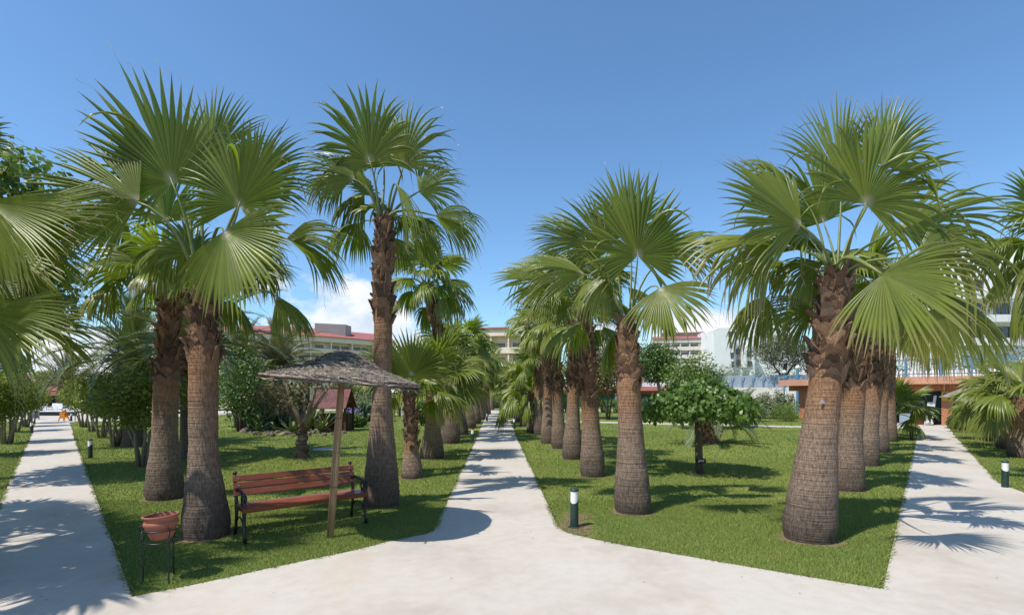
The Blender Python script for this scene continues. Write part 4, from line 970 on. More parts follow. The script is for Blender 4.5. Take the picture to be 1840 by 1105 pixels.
# ------------------------------------------------------------------ date palms
def date_frond(Lr, el, curve, seed, pairs=46, lm='date'):
    r = random.Random(seed); V = []; Fc = []; c = []
    P = [np.zeros(3)]; e = el; n = 14; D = []
    for i in range(n):
        d = np.array([math.cos(e), 0, math.sin(e)]); D.append(d); P.append(P[-1]+d*Lr/n); e -= curve/n*(.5+1.2*i/n)
    D.append(D[-1])
    def pt(t): x = t*n; i = min(int(x), n-1); return P[i]+(P[i+1]-P[i])*(x-i), D[i]
    for i in range(pairs):
        t = .12+.87*i/(pairs-1); p, d = pt(t); up = np.array([-d[2], 0, d[0]]); ll = Lr*.20*math.sin(math.pi*min(1, (.12+t*.88)))**.5*r.uniform(.85, 1.1)*(1-.35*t)
        for s in (-1, 1):
            v = nrm(d*(.75+.3*t)+np.array([0, s, 0])*.8+up*.30*r.uniform(.4, 1.5)); wd = nrm(np.cross(v, up))*ll*.055
            q1 = p+v*ll*.5; q2 = p+v*ll+np.array([0, 0, -ll*.14])
            b = len(V); V += [p-wd*.4, p+wd*.4, q1+wd, q1-wd, q2]; Fc += [(b, b+1, b+2), (b, b+2, b+3), (b+3, b+2, b+4)]
            g = min(1, max(0, r.gauss(.5, .25))); c += [(.3, g, 0)]*5
    return mesh('frond', V, Fc, M[lm], col=np.array(c)), P
class DateSet:
    def __init__(s, lm, seed, n=9):
        s.f = []
        for i in range(n):
            t = i/(n-1); me, P = date_frond(1.0, R_(80-75*t), R_(50+55*t), seed+i, lm=lm); rb = MB().tube(P[::2], [.016, .014, .012, .010, .008, .006, .004, .002][:len(P[::2])], 5); s.f.append((me, mesh('midrib', rb.v, rb.f, M['rachis'])))
DS, DP = DateSet('date', 300), DateSet('dry_date', 330)
def date_palm(label, x, y, ht, rt, Lf, n, seed, ds=None, fruit=True, pine=True, group='date palms among the shrubs'):
    ds = ds or DS; r = random.Random(seed); p = thing('date_palm', label, 'palm tree', (x, y, 0), group=group)
    pr = [(rt*1.15, -.02), (rt*.95, .3), (rt*.9, ht*.7)]
    if pine: pr += [(rt*1.0, ht-rt*2.4), (rt*1.75, ht-rt*1.2), (rt*1.5, ht-rt*.4), (rt*.7, ht)]
    else: pr += [(rt*.8, ht)]
    mb = MB().lathe(pr, 14); mb.build('trunk', M['bark'], p, True)
    acc = MB()
    for i in range(70):
        z = ht-rt*3.2+rt*3.0*(i/70); a = i*2.4; q = rt*(1.0+.6*math.sin(math.pi*min(1, max(0, (z-ht+rt*3)/(rt*2.6)))))
        Mx = Matrix.Translation((q*math.cos(a), q*math.sin(a), z)) @ Matrix.Rotation(a-math.pi/2, 4, 'Z') @ Matrix.Diagonal((rt*.55, rt*.6, rt*.8, 1))
        acc.add([Mx @ v.co for v in BOOTS[i % 7].vertices], [tuple(pp.vertices) for pp in BOOTS[i % 7].polygons])
    tag(acc.build('leaf_bases', M['boot'], p), kind='stuff')
    for i in range(n):
        t = (i+.5)/n; k = min(len(ds.f)-1, int(t**.8*len(ds.f))); s = Lf*r.uniform(.85, 1.12)
        o = obj('frond', ds.f[k][0], p, (0, 0, ht-rt*.4*t), (r.uniform(-.1, .1), 0, i*2.39996+r.uniform(-.2, .2)), s)
        obj('midrib', ds.f[k][1], o)
    if fruit:
        fb_ = MB()
        for i in range(16): a = i*2.4; fb_.tube([(0, 0, ht), (.25*math.cos(a), .25*math.sin(a), ht+.35), (.4*math.cos(a), .4*math.sin(a), ht+.2)], [.03, .05, .02], 5)
        fb_.build('fruit_stalks', M['cane'], p)
    return p
def date_px(label, px, py_top, Yq, *a, **k): return date_palm(label, (px-CX)*Yq/F, Yq, zat(py_top, Yq), *a, **k)
date_px('date palm with fat scaly trunk head left of the bench palms', 240, 640, 17, .33, 2.9, 34, 401)
date_px('date palm with long arching fronds hidden behind the bench palm pair', 345, 622, 14, .3, 2.9, 34, 402, fruit=False)
date_px('pale date palm above the red roofed pavilion', 122, 690, 46, .42, 4.3, 26, 403, ds=DP)
date_px('pale feathery date palm low behind the clipped trees', 212, 675, 40, .35, 3.0, 20, 404, ds=DP, fruit=False)
date_px('grey green date palm with upright fronds left of the straw umbrella', 502, 655, 26, .3, 2.9, 34, 405, ds=DP)
date_px('tall date palm fronds rising behind the tall shrub', 432, 640, 26, .3, 2.6, 26, 406)
x, y = G(1277, 797)
date_palm('squat young date palm with knobbly brown trunk behind the umbrella shaped tree', x, y, .85, .25, 2.1, 22, 407, fruit=False, pine=False)
date_px('date palm low behind the right clipped shrubs', 1335, 735, 26, .3, 1.6, 18, 408, fruit=False)

# ------------------------------------------------------------------ cactus bed
rr = random.Random(5)
def pad_mesh(seed):
    r = random.Random(seed); V = []; n, m_ = 10, 5
    for i in range(m_):
        ph = math.pi*(i/(m_-1)-.5)
        for k in range(n):
            a = 2*math.pi*k/n; w = math.cos(ph)
            zz = .5+.5*math.cos(a); xx = math.sin(a)*.36*(1 if zz > .5 else .75+.5*zz)
            V.append((xx*(.25+.75*w), .06*math.sin(ph), .5+(zz-.5)*(.3+.7*w)))
    Fc = [(i*n+k, i*n+(k+1) % n, (i+1)*n+(k+1) % n, (i+1)*n+k) for i in range(m_-1) for k in range(n)]+[tuple(range(n)), tuple((m_-1)*n+k for k in range(n-1, -1, -1))]
    return mesh('pad', V, Fc, M['cactus'], True)
PAD = pad_mesh(1)
def cactus(label, x, y, sc, n, seed, w=.8):
    r = random.Random(seed); c = thing('prickly_pear', label, 'cactus', (x, y, 0), group='prickly pears in the rock bed'); tips = [(r.uniform(-w*.4, w*.4), r.uniform(-.3, .3), -.05, r.uniform(-.3, .3)) for _ in range(6)]
    for i in range(n):
        bx, by, bz, tl = tips.pop(0); s = sc*r.uniform(.75, 1.2); t2 = tl*.6+r.uniform(-.55, .55); rz = r.uniform(-1.3, 1.3)
        obj('pad', PAD, c, (bx, by, bz), (r.uniform(-.3, .3), t2, rz), s)
        ex, ey = s*.9*math.sin(t2)*math.cos(rz), s*.9*math.sin(t2)*math.sin(rz); e = (bx+ex, by+ey+r.uniform(-.1, .1), bz+s*.9*math.cos(t2), t2)
        tips.append(e)
        if r.random() < .65: tips.append((e[0]+.06, e[1], e[2]-.04, t2+r.choice((-.6, .6))))
    return c
x, y = G(478, 772); cactus('dense dark prickly pear left of the pruned tree', x, y, .48, 40, 1)
x, y = G(448, 771); cactus('prickly pear at the left end of the rock bed', x, y, .42, 30, 2)
x, y = G(508, 770); cactus('prickly pear right beside the pruned tree', x, y, .42, 32, 3)
x, y = G(640, 764); cactus('tall pale prickly pear right of the timber kiosk', x, y, .5, 44, 4)
x, y = G(528, 757); cactus('high prickly pear rising behind the pruned tree', x, y, .6, 40, 6)
def agave(label, x, y, sc, n, seed, el=(1.4, .4), mt='agave'):
    r = random.Random(seed); a_ = thing('agave', label, 'plant', (x, y, 0), group='agaves in the rock bed')
    b = MB(); W_ = [(0, .05), (.3, .09), (.7, .06), (1, .004)]
    for t, w in W_: b.v += [(t, -w, .05*t-.08*t*t), (t, 0, .05*t-.08*t*t-.03), (t, w, .05*t-.08*t*t)]
    for i in range(3): b.f += [(i*3, i*3+1, i*3+4, i*3+3), (i*3+1, i*3+2, i*3+5, i*3+4)]
    me = mesh('leaf', b.v, b.f, M[mt])
    for i in range(n):
        t = i/n; obj('leaf', me, a_, (0, 0, .05), (0, -(el[0]+(el[1]-el[0])*t), i*2.4+r.uniform(-.2, .2)), sc*r.uniform(.8, 1.15))
x, y = G(553, 776); agave('upright yellow striped agave between pruned tree and kiosk', x, y, 1.35, 26, 1, (1.5, .8))
x, y = G(524, 778); agave('low agave with pale leaves against the pruned tree', x, y, .8, 16, 2, (1.2, .1))
x, y = G(578, 777); agave('small agave before the timber kiosk', x, y, .9, 16, 3, (1.3, .5))
x, y = G(462, 776); agave('pale green agave at the foot of the dense cactus', x, y, .6, 14, 4, (1.2, .3))
def rock_mesh(seed):
    bm = bmesh.new(); bmesh.ops.create_icosphere(bm, subdivisions=2, radius=1); r = random.Random(seed); P = [(Vector((r.gauss(0,1), r.gauss(0,1), r.gauss(0,1))).normalized(), r.uniform(.55, .9)) for _ in range(9)]
    for v in bm.verts:
        for n_, d in P:
            k = v.co.dot(n_)
            if k > d: v.co -= n_*(k-d)
    me = bpy.data.meshes.new('rock'); bm.to_mesh(me); bm.free(); me.materials.append(M['rock']); return me
ROCKS = [rock_mesh(i) for i in range(5)]
ORD = 'leftmost,second,third,fourth,fifth,sixth,seventh,eighth,ninth,tenth,eleventh,twelfth,thirteenth,fourteenth,fifteenth,sixteenth,seventeenth,eighteenth,nineteenth,twentieth,rightmost'.split(',')
for i in range(21):
    px = 436+i*9.1+rr.uniform(-2, 2); py = 776+6*math.sin((px-434)/184*3.1)+rr.uniform(-5, 3.5); x, y = G(px, py); s = rr.uniform(.09, .17)
    o = obj('rock', ROCKS[i % 5], None, (x, y, s*.35), (rr.uniform(-.3, .3), rr.uniform(-.3, .3), rr.uniform(0, 6)), (s*1.3, s, s*.8))
    tag(o, 'rough rock edging the cactus bed, '+ORD[i]+(' of the row' if i in (0, 20) else ' from the left'), 'rock', 'rocks edging the cactus bed')
acc = MB()
for i in range(150):
    px = 434+rr.uniform(0, 1)*190; x, y = G(px, 774+rr.uniform(-6, 6)); s = rr.uniform(.03, .08); Mx = Matrix.Translation((x, y, s*.3)) @ Matrix.Rotation(rr.uniform(0, 6), 4, 'Z') @ Matrix.Diagonal((s*1.3, s, s*.8, 1)); me = ROCKS[i % 5]
    acc.add([Mx @ v.co for v in me.vertices], [tuple(p.vertices) for p in me.polygons])
tag(acc.build('gravel', M['rock']), 'small broken stones scattered between the rocks of the cactus bed', 'gravel', kind='stuff')
# pruned tree with knobbly trunk
x, y = G(543, 823); t_ = thing('pruned_tree', 'pruned tree with knobbly dark trunk and bare upright branches on the left lawn', 'tree', (x, y, 0))
rb = random.Random(8); pts = []; rad = []
for i in range(26):
    z = i*.036-.02; pts.append((.02*math.sin(i*.9)-.0, .02*math.cos(i*1.3), z)); rad.append(.155*(1+.22*math.sin(i*1.7)+rb.uniform(-.15, .15))*(1.05-.25*i/26))
MB().tube(pts, rad, 10).build('trunk', M['bark'], t_, False)
for i in range(34):
    a = rb.uniform(0, 6.28); z = rb.uniform(.02, .85); me = BOOTS[i % 7]
    obj('leaf_base', me, t_, (.12*math.cos(a), .12*math.sin(a), z), (.3, rb.uniform(-.3, .3), a-math.pi/2), (.1, .13, .13))
for i, (ex, ey, ez, k) in enumerate([(-.75, .2, 2.0, .08), (-.45, -.1, 2.35, .07), (.1, .2, 2.5, .075), (.45, 0, 2.15, .06), (-.15, .3, 2.2, .07), (.75, .1, 2.0, .05), (-1.05, 0, 1.75, .05)]):
    MB().tube([(0, 0, .84), (ex*.25, ey*.3, 1.15), (ex*.65+rb.uniform(-.06, .06), ey*.7, 1.6), (ex, ey, ez)], [k*1.3, k*1.1, k*.8, k*.4], 7).build('branch', M['pale_bark' if i % 2 else 'bark'], t_, True)
tw_ = MB()
for i in range(240):
    a = rb.uniform(2.0, 4.6) if i < 170 else rb.uniform(-1.2, 1.2); d = rb.uniform(.3, 1.15); z = rb.uniform(1.25, 2.0); p = (d*math.cos(a), d*math.sin(a)*.5, z)
    tw_.tube([p, (p[0]+rb.uniform(-.2, .2), p[1]+rb.uniform(-.2, .2), z+rb.uniform(-.1, .1)), (p[0]+rb.uniform(-.35, .35), p[1]+rb.uniform(-.2, .2), z-rb.uniform(.1, .4))], [.006, .005, .002], 3, cap=False)
tag(tw_.build('twigs', M['twig'], t_), kind='stuff')
V, Fc, c = leafcloud(blob(-.5, 0, 1.75, .75, .5, .35, 16, 3, .5)+blob(.3, 0, 2.1, .6, .4, .3, 10, 4, .5), 900, .1, 3); obj('crown', mesh('crown', V, Fc, M['rusty'], col=c), t_)
# timber kiosk
x, y = G(598, 774); k_ = thing('timber_kiosk', 'small timber kiosk with maroon board roof beyond the cactus bed', 'kiosk', (x, y, 0))
for i in range(7):
    s = (i+.5)/7; MB().box((0, -.75+.85*s, 1.06+.9*s), (1.66, .03, .182), rx=-.757).build('board', M['maroon'], k_); MB().box((0, .95-.85*s, 1.06+.9*s), (1.66, .03, .182), rx=.757).build('board', M['maroon'], k_)
MB().box((0, .1, 1.99), (1.7, .12, .05)).build('ridge', M['brownwood'], k_)
for sx in (-.72, .72):
    for sy in (-.5, .7): MB().box((sx, sy, .65), (.09, .09, 1.3)).build('post', M['brownwood'], k_)
MB().box((0, .35, .4), (1.4, .7, .8)).build('counter', M['brownwood'], k_)
MB().box((.1, -.03, .6), (.36, .03, .46)).build('panel', M['cactus'], k_)
x, y = G(634, 766); tree('violet_shrub', 'violet flowering bush beside the timber kiosk', x, y, [([(0,0,-.02),(0,0,.3)], .03, .02)], blob(0, 0, .6, .5, .4, .3, 16, 9, .5), 1200, .08, 'olive', 9, 'shrub')
V, Fc, c = leafcloud(blob(0, -.1, .62, .5, .4, .32, 14, 10, .5), 700, .07, 10); ob = [o for o in bpy.data.objects if o.name.startswith('violet_shrub')][0]; obj('blossom', mesh('blossom', V, Fc, M['violet'], col=c), ob)
x, y = G(582, 808); tag(MB().box((x, y, .015), (.62, .62, .03), rz=.3).build('utility_cover', M['plaque']), 'flat grey utility cover in the grass beside the pruned tree', 'cover')

# ------------------------------------------------------------------ bench
bench = thing('park_bench', 'varnished wooden bench with black cast iron ends under the straw umbrella', 'bench', (-3.17, 6.07, 0), math.atan2(.95, 1.16))
BL = 1.50
for sx in (0, BL):
    fr = MB(); fr.tube([(0, .44, .40), (0, .25, .375), (0, .06, .38), (0, .0, .39)], .02, 8).build('end_frame', M['iron'], bench, True, loc=(sx, 0, 0)); o = bench.children[-1]
    for pts, rad in (([(0, -.03, 0), (0, .005, .10), (0, .03, .24), (0, .005, .385), (0, .0, .47), (0, .03, .555)], [.026, .018, .022, .024, .018, .016]),
                     ([(0, .50, 0), (0, .47, .12), (0, .435, .28), (0, .44, .42), (0, .50, .60), (0, .545, .755)], [.026, .018, .02, .022, .02, .019])):
        MB().tube(pts, rad, 8).build('leg', M['iron'], o, True)
    MB().tube([(0, .475, .545), (0, .36, .60), (0, .2, .59), (0, .06, .575), (0, -.02, .56), (0, -.055, .525), (0, -.035, .495), (0, -.01, .505)], [.016, .018, .02, .021, .02, .018, .014, .008], 8).build('armrest', M['iron'], o, True)
    MB().tube([(0, .06, .18), (0, .14, .25), (0, .25, .27), (0, .36, .25), (0, .44, .18)], .011, 6).build('scroll', M['iron'], o, True)
    MB().tube([(0, .03, .40), (0, .08, .47), (0, .05, .54), (0, .12, .56), (0, .16, .5), (0, .12, .43)], .012, 6).build('scroll', M['iron'], o, True)
    MB().lathe([(.001, .80), (.022, .79), (.026, .77), (.018, .75)], 10, (0, .545, 0)).build('finial', M['iron'], o, True)
def slat(c, dz, dy, rx):
    b = MB(); X, ch = BL+.06, .006; h, t = dz/2, dy/2
    sec = [(-t+ch, -h), (t-ch, -h), (t, -h+ch), (t, h-ch), (t-ch, h), (-t+ch, h), (-t, h-ch), (-t, -h+ch)]
    V = [(-.03, y, z) for y, z in sec]+[(X-.03, y, z) for y, z in sec]
    b.add(V, [tuple(range(7, -1, -1)), tuple(range(8, 16))]+[(i, (i+1) % 8, 8+(i+1) % 8, 8+i) for i in range(8)])
    return b.build('slat', M['wood'], bench, loc=c, rot=(rx, 0, 0))
bolt = mesh('bolt', *(lambda b: (b.v, b.f))(MB().lathe([(.001, .008), (.006, .007), (.009, 0)], 8)), M['steel'])
for z, y in ((.535, .445), (.620, .470), (.705, .497)):
    s = slat((0, y, z), .076, .026, -.30)
    for xb in (.03, BL-.03): obj('bolt', bolt, s, (xb, -.014, 0), (math.pi/2, 0, 0))
for i, y in enumerate((.035, .135, .235, .335)): slat((0, y, .418-.006*i+(.0 if i else -.004)), .028, .088, .06)
slat((0, -.018, .392), .055, .024, .12)

# ------------------------------------------------------------------ straw umbrella
um = thing('straw_umbrella', 'straw umbrella of woven reed leaning over the wooden bench', 'umbrella', (-2.25, 6.34, 0))
ax = Vector((.17, -.02, 2.24)); pl = MB()
MB().tube([(0, 0, -.02), tuple(ax*.5), tuple(ax*.97)], .030, 10).build('pole', M['cane'], um, True); po = um.children[-1]
for i in range(11):
    a = i*2*math.pi/11; q = .033; j = rr.uniform(-.008, .008)
    MB().tube([(q*math.cos(a), q*math.sin(a), 0), (ax.x*.5+(q+j)*math.cos(a+.05), ax.y*.5+(q+j)*math.sin(a+.05), ax.z*.5), (ax.x*.95+(q-.006)*math.cos(a), ax.y*.95+(q-.006)*math.sin(a), ax.z*.95)], rr.uniform(.008, .013), 6).build('cane', M['cane'], po, True)
for f_ in (.28, .47, .66): MB().lathe([(.045, -.008), (.048, 0), (.045, .008)], 14, tuple(ax*f_)).build('tie', M['twig'], po)
can = thing('canopy', '', '', (ax.x+.03, ax.y, ax.z+.06)); can.parent = um; can.rotation_euler = (0, .085, 0)

RC = .93
def prof(r): 
    pts = [(0, 0), (.06, -.004), (.15, -.035), (.30, -.125), (.48, -.225), (.7, -.285), (.9, -.345), (1.1, -.385)]
    for (a, za), (b_, zb_) in zip(pts, pts[1:]):
        if r <= b_: return za+(zb_-za)*(r-a)/(b_-a)
    return pts[-1][1]
def canopy_sheet(off, seed, mat_, name, par):
    r = np.random.default_rng(seed); n, m_ = 96, 44; V = []; ph = r.uniform(0, 6.28, 4)
    for i in range(m_):
        for k in range(n):
            a = 2*math.pi*k/n; rim = RC*(1+.02*math.sin(2*a+ph[0])+.012*math.sin(5*a+ph[1])+.006*math.sin(17*a)); rd = .01+(rim-.01)*i/(m_-1)
            z = prof(rd)+off+.013*math.sin(rd*2*math.pi/.055+.6*math.sin(3*a))+r.normal(0, .005)+.012*math.sin(3*a+ph[2])*rd+(-.012 if i == m_-1 else 0)
            V.append((rd*math.cos(a), rd*math.sin(a), z))
    Fc = np.array([(i*n+k, i*n+(k+1) % n, (i+1)*n+(k+1) % n, (i+1)*n+k) for i in range(m_-1) for k in range(n)])
    return obj(name, mesh(name, V, Fc, mat_, False), par)
canopy_sheet(0, 1, M['reed'], 'reed_mat', can); canopy_sheet(-.035, 2, M['reed'], 'reed_lining', can)
r = np.random.default_rng(4); n = 3600; rd = RC*np.sqrt(r.uniform(.004, 1.0, n)); a = r.uniform(0, 6.283, n); ln = r.uniform(.05, .16, n)
VV = np.zeros((n, 4, 3))
for i in range(n):
    da = ln[i]/max(rd[i], .08)/2; sk = r.normal(0, .018); z = prof(rd[i])+.013+r.uniform(0, .014); w = .0045
    for k, (aa, rr_, dz) in enumerate(((a[i]-da, rd[i]-w-sk, 0), (a[i]+da, rd[i]-w+sk, .006), (a[i]+da, rd[i]+w+sk, .003), (a[i]-da, rd[i]+w-sk, 0))):
        VV[i, k] = (rr_*math.cos(aa), rr_*math.sin(aa), z+dz-(.34 if False else 0)-max(0, rr_-rd[i])*.35)
tag(obj('reeds', mesh('reeds', VV.reshape(-1, 3), np.arange(n*4).reshape(-1, 4), M['reed']), can), kind='stuff')
rim = MB().tube([(RC*.99*math.cos(2*math.pi*k/40)*(1+.02*math.sin(4*math.pi*k/40)), RC*.99*math.sin(2*math.pi*k/40), prof(RC)-.012) for k in range(41)], .018, 6).build('rim', M['reed'], can)
for k in range(8):
    aa = k*math.pi/4+.2; MB().tube([(.03*math.cos(aa), .03*math.sin(aa), -.10), (.55*math.cos(aa), .55*math.sin(aa), prof(.55)-.06), (1.0*math.cos(aa), 1.0*math.sin(aa), prof(1.0)-.05)], .012, 6).build('rib', M['cane'], can, True)

# ------------------------------------------------------------------ clay pot on an iron stand
PX, PY = G(291, 1043)
pot = thing('clay_pot', 'ribbed terracotta pot held in a black iron stand beside the left path', 'pot', (PX, PY, .405))
pot.rotation_euler = (0, -.05, 0); pot.scale = (.83, .83, .83)
MB().lathe([(.001, .0), (.105, .0), (.112, .012), (.128, .06), (.150, .115), (.158, .125), (.156, .14), (.172, .165), (.176, .185), (.166, .205), (.156, .212), (.165, .225), (.172, .245), (.180, .256), (.178, .268), (.166, .268), (.160, .25), (.150, .20), (.13, .1), (.10, .03), (.001, .03)], 40).build('body', M['terracotta'], pot, True)
MB().lathe([(.176, .258), (.184, .262), (.184, .272), (.170, .275), (.162, .268)], 40).build('rim', M['terracotta'], pot, True)
st_ = thing('pot_stand', 'black wrought iron plant stand with scrolls carrying the clay pot', 'plant stand', (PX, PY, 0))
def ring(rad, z, t=.006, n=36): return MB().tube([(rad*math.cos(2*math.pi*k/n), rad*math.sin(2*math.pi*k/n), z) for k in range(n+1)], t, 6)
ring(.148, .50).build('ring', M['iron'], st_, True); ring(.135, .385).build('ring', M['iron'], st_, True)
for k in range(3):
    aa = R_(205+120*k); c, s = math.cos(aa), math.sin(aa)
    lg = MB().tube([(c*q, s*q, z) for q, z in ((.165, 0), (.15, .02), (.146, .2), (.148, .38), (.158, .49))], .0075, 6).build('leg', M['iron'], st_, True)
    MB().tube([(c*(.158+.03*math.sin(t)*f_), s*(.158+.03*math.sin(t)*f_), .49+.03-.03*math.cos(t)*f_) for t, f_ in [(i*.55, 1-.06*i) for i in range(11)]], .0055, 6).build('scroll', M['iron'], lg, True)
    MB().tube([(c*(.146+.025*math.sin(t)*f_), s*(.146+.025*math.sin(t)*f_), .385+.025-.025*math.cos(t)*f_) for t, f_ in [(i*.55, 1-.06*i) for i in range(9)]], .005, 6).build('scroll', M['iron'], lg, True)

# ------------------------------------------------------------------ bollard lights
def bollard(px, py, label, mt='plastic_green', face=-2.0, h=.52, r_=.055):
    x, y = G(px, py); b = thing('bollard_light', label, 'bollard', (x, y, 0), group='bollard lights beside the paths'); n = 20; V = []
    for rad, top in ((r_*1.02, 0), (r_, 1)):
        for k in range(n):
            a = 2*math.pi*k/n; z = 0 if not top else h*.70+h*.085*math.cos(a-face-math.pi)
            V.append((rad*math.cos(a), rad*math.sin(a), z))
    Fc = [(k, (k+1) % n, n+(k+1) % n, n+k) for k in range(n)]+[tuple(range(n, 2*n))]
    obj('post', mesh('post', V, Fc, M[mt], False), b)
    MB().lathe([(r_*.93, h*.58), (r_*.93, h*.93)], n).build('diffuser', M['white_plastic'], b, True)
    MB().lathe([(r_*.94, h*.925), (r_*1.04, h*.93), (r_*1.04, h*.965), (r_*.9, h*.99), (r_*.5, h), (.001, h*1.003)], n).build('cap', M[mt], b, True)
    MB().lathe([(r_*1.5, 0), (r_*1.5, .012), (r_*1.0, .016)], n).build('base_plate', M[mt], b)
bollard(1032, 947, 'dark green bollard light at the mouth of the central path')
bollard(1806, 877, 'green bollard light at the corner of the right side path')
bollard(162, 823, 'black bollard light right of the left path among the clipped trees', 'black_green')
bollard(849, 796, 'dark green bollard light halfway along the left of the central path')
bollard(1638, 790, 'dark bollard light left of the right path before the pavilion', 'black_green')
bollard(924, 770, 'bollard light far along the right of the central path')
bollard(875, 757, 'tiny far bollard light left of the central path', 'black_green')
bollard(57, 779, 'black bollard light left of the left path', 'black_green')
bollard(128, 757, 'bollard light at the far end of the left path', 'black_green')
bollard(907, 741, 'tiniest bollard light at the far end of the central path')

# ------------------------------------------------------------------ small things
x, y = MUL; tg = thing('tree_label', 'black plant label strapped round the umbrella shaped tree trunk', 'label', (x, y-.10, .205))
MB().box((0, 0, .08), (.2, .02, .10)).build('plate', M['blackplate'], tg)
for i, (dx, w, z) in enumerate(((-.05, .03, .10), (-.01, .04, .10), (.045, .03, .10), (-.04, .05, .075), (.03, .06, .075), (-.06, .02, .055))): MB().box((dx, -.0115, z), (w, .003, .012)).build('lettering', M['white_plastic'], tg)
MB().lathe([(.096, .06), (.096, .10)], 14, (0, .10, 0)).build('strap', M['blackplate'], tg)
o_, t_p = PPLAQUE; q = at(1480, 722, 6.05); pq = MB().prism([(-.025, 0), (.035, 0), (.03, .03), (.005, .045), (-.022, .02)], 0, .008)
ob = pq.build('plaque', M['plaque'], None, loc=(q[0], 6.093, q[2]-.02), rot=(math.pi/2, 0, 0)); tag(ob, 'small grey plaque fixed to the massive right palm trunk', 'plaque')
def chair_parts(root):
    MB().box((0, 0, .42), (.42, .42, .04)).build('seat', M['white_plastic'], root)
    MB().box((0, .21, .66), (.42, .04, .42), rx=-.12).build('backrest', M['white_plastic'], root)
    for sx in (-.19, .19):
        for sy in (-.19, .19): MB().box((sx, sy, .21), (.05, .05, .42), taper=1.1).build('leg', M['white_plastic'], root)
        MB().box((sx*1.12, 0, .62), (.05, .4, .03)).build('armrest', M['white_plastic'], root)
GCH = 'white chairs on the left terrace'
ch0 = None
for i in range(9):
    px = 58+9.2*i; x, y = G(px, 743.5+.5*(i % 2)); c_ = copy_tree(ch0) if ch0 else thing('plastic_chair', '', 'chair')
    if not ch0: chair_parts(c_); ch0 = c_
    c_.location = (x, y, 0); c_.rotation_euler = (0, 0, rr.uniform(-.5, .5)+(0 if i % 3 else 3.1)); tag(c_, 'white plastic chair before the red roofed pavilion, '+('rightmost of the row' if i == 8 else ORD[i]+(' of the row' if i == 0 else ' from the left')), 'chair', GCH)
c_ = copy_tree(ch0); x, y = G(725, 748); c_.location = (x, y, 0); c_.rotation_euler = (0, 0, 2); tag(c_, 'single white plastic chair beyond the left lawn by the grill', 'chair'); del c_['group']
ef = thing('orange_easel', 'orange folding stand at the end of the left path', 'stand', (*G(115, 757), 0), -.2)
for sx in (-.2, .2):
    for sy in (-.16, .16): MB().tube([(sx*1.2, sy, 0), (sx*.4, sy*.15, .62)], .028, 6).build('leg', M['orange'], ef)
MB().box((0, -.10, .36), (.34, .03, .34), rx=.22).build('panel', M['orange'], ef); MB().box((0, .10, .36), (.34, .03, .34), rx=-.22).build('panel', M['orange'], ef); MB().box((0, 0, .64), (.22, .12, .06)).build('hinge', M['orange'], ef)
bn = thing('litter_bin', 'grey litter bin between two posts at the end of the left path', 'bin', (*G(62, 754), 0))
MB().lathe([(.001, .1), (.17, .1), (.2, .62), (.16, .62), (.15, .2)], 14).build('bucket', M['greymetal'], bn, True)
for sx in (-.24, .28): MB().box((sx, 0, .4), (.05, .05, .8)).build('post', M['greymetal'], bn)
lw = thing('low_wall', 'low white wall with dark band before the terrace chairs', 'wall', (0, 0, 0))
xa, yb = G(66, 747); xb, _ = G(136, 747); MB().box(((xa+xb)/2, yb, .16), (xb-xa, .3, .32)).build('base', M['blackplate'], lw); MB().box(((xa+xb)/2, yb, .36), (xb-xa+.1, .4, .09)).build('coping', M['white_plastic'], lw)
sg2 = thing('thin_post', 'thin green post at the far end of the left path', 'post', (*G(135, 757), 0)); MB().tube([(0, 0, 0), (0, 0, .95)], .025, 6).build('pole', M['plastic_green'], sg2); MB().box((-.25, 0, .80), (.5, .03, .05)).build('arm', M['white_plastic'], sg2)
gr_ = thing('garden_grill', 'dark cart like grill beyond the left lawn', 'grill', (*G(705, 748), 0)); MB().box((0, 0, .75), (1.3, .6, .5)).build('body', M['blackplate'], gr_)
for sx in (-.55, .55): MB().box((sx, 0, .25), (.08, .5, .5)).build('leg', M['blackplate'], gr_)
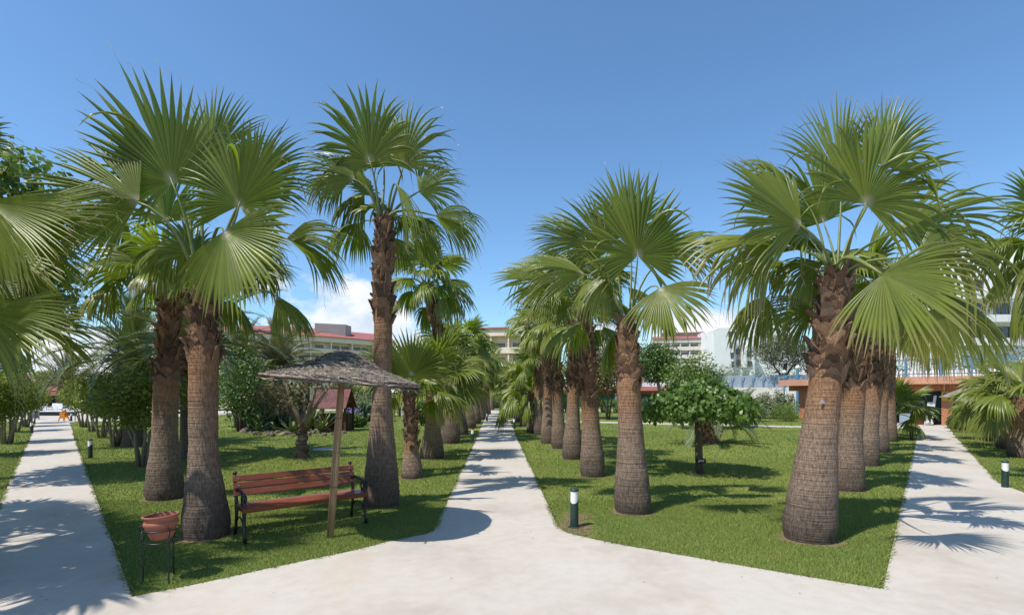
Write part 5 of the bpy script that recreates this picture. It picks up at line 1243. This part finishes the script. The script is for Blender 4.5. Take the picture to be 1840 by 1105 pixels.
for i, px in enumerate((698, 716, 742, 812)):
    x = (px-CX)*50/F; pa = thing('white_parasol', ('white parasol above the dark grill', 'white parasol beside the single white chair', 'white parasol behind the young palm', 'white parasol behind the left palm row')[i], 'parasol', (x, 50, 0), group='white parasols beyond the left lawn')
    MB().tube([(0, 0, 0), (0, 0, 2.5)], .03, 6).build('pole', M['white_plastic'], pa); MB().lathe([(1.25, 1.75), (.7, 2.2), (.02, 2.5)], 8).build('canopy', M['white_plastic'], pa)
q = front(along(1672)); bd = thing('pale_boards', 'two pale boards leaning against the dark green doorway', 'boards', (q[0]-.1, q[1]-.05, 0), -.6)
MB().box((0, 0, .62), (.34, .03, 1.25), ry=.12).build('board', M['board'], bd); MB().box((.12, -.05, .80), (.12, .03, 1.62), ry=.13).build('board', M['board'], bd)
q = front(along(1622)); bx = thing('blue_screen', 'blue grey screen beside the dark doorway of the pavilion', 'screen', (q[0]-.2, q[1]-.4, 0), -.6); MB().box((0, 0, .33), (.5, .06, .56)).build('sheet', M['poolblue'], bx); MB().box((0, 0, .025), (.5, .3, .05)).build('foot', M['poolblue'], bx)
q = front(along(1648)); bx = thing('red_crate', 'dark red crate in the doorway shade', 'crate', (q[0], q[1]-.1, 0), -.6); MB().box((0, 0, .3), (.5, .4, .6)).build('body', M['plastic_red'], bx); MB().box((0, 0, .62), (.54, .44, .05)).build('lid', M['plastic_red'], bx)
q = front(along(1655)); tag(obj('white_sack', ROCKS[2], None, (q[0]-.1, q[1]-.6, .1), (0, 0, .4), (.32, .22, .16)), 'crumpled white sack on the ground by the doorway', 'sack').data = ROCKS[2].copy()
sk = bpy.data.objects['white_sack']; sk.data.materials.clear(); sk.data.materials.append(M['board'])
x = (1750-CX)*24.2/F; sp_u = thing('thatch_parasol', 'grey thatched parasol beside the terracotta column', 'parasol', (x, 24.2, 0)); MB().tube([(0, 0, 0), (0, 0, 2.1)], .05, 8).build('pole', M['cane'], sp_u); MB().lathe([(1.3, 1.55), (.7, 1.85), (.02, 2.15)], 20).build('canopy', M['reed'], sp_u)
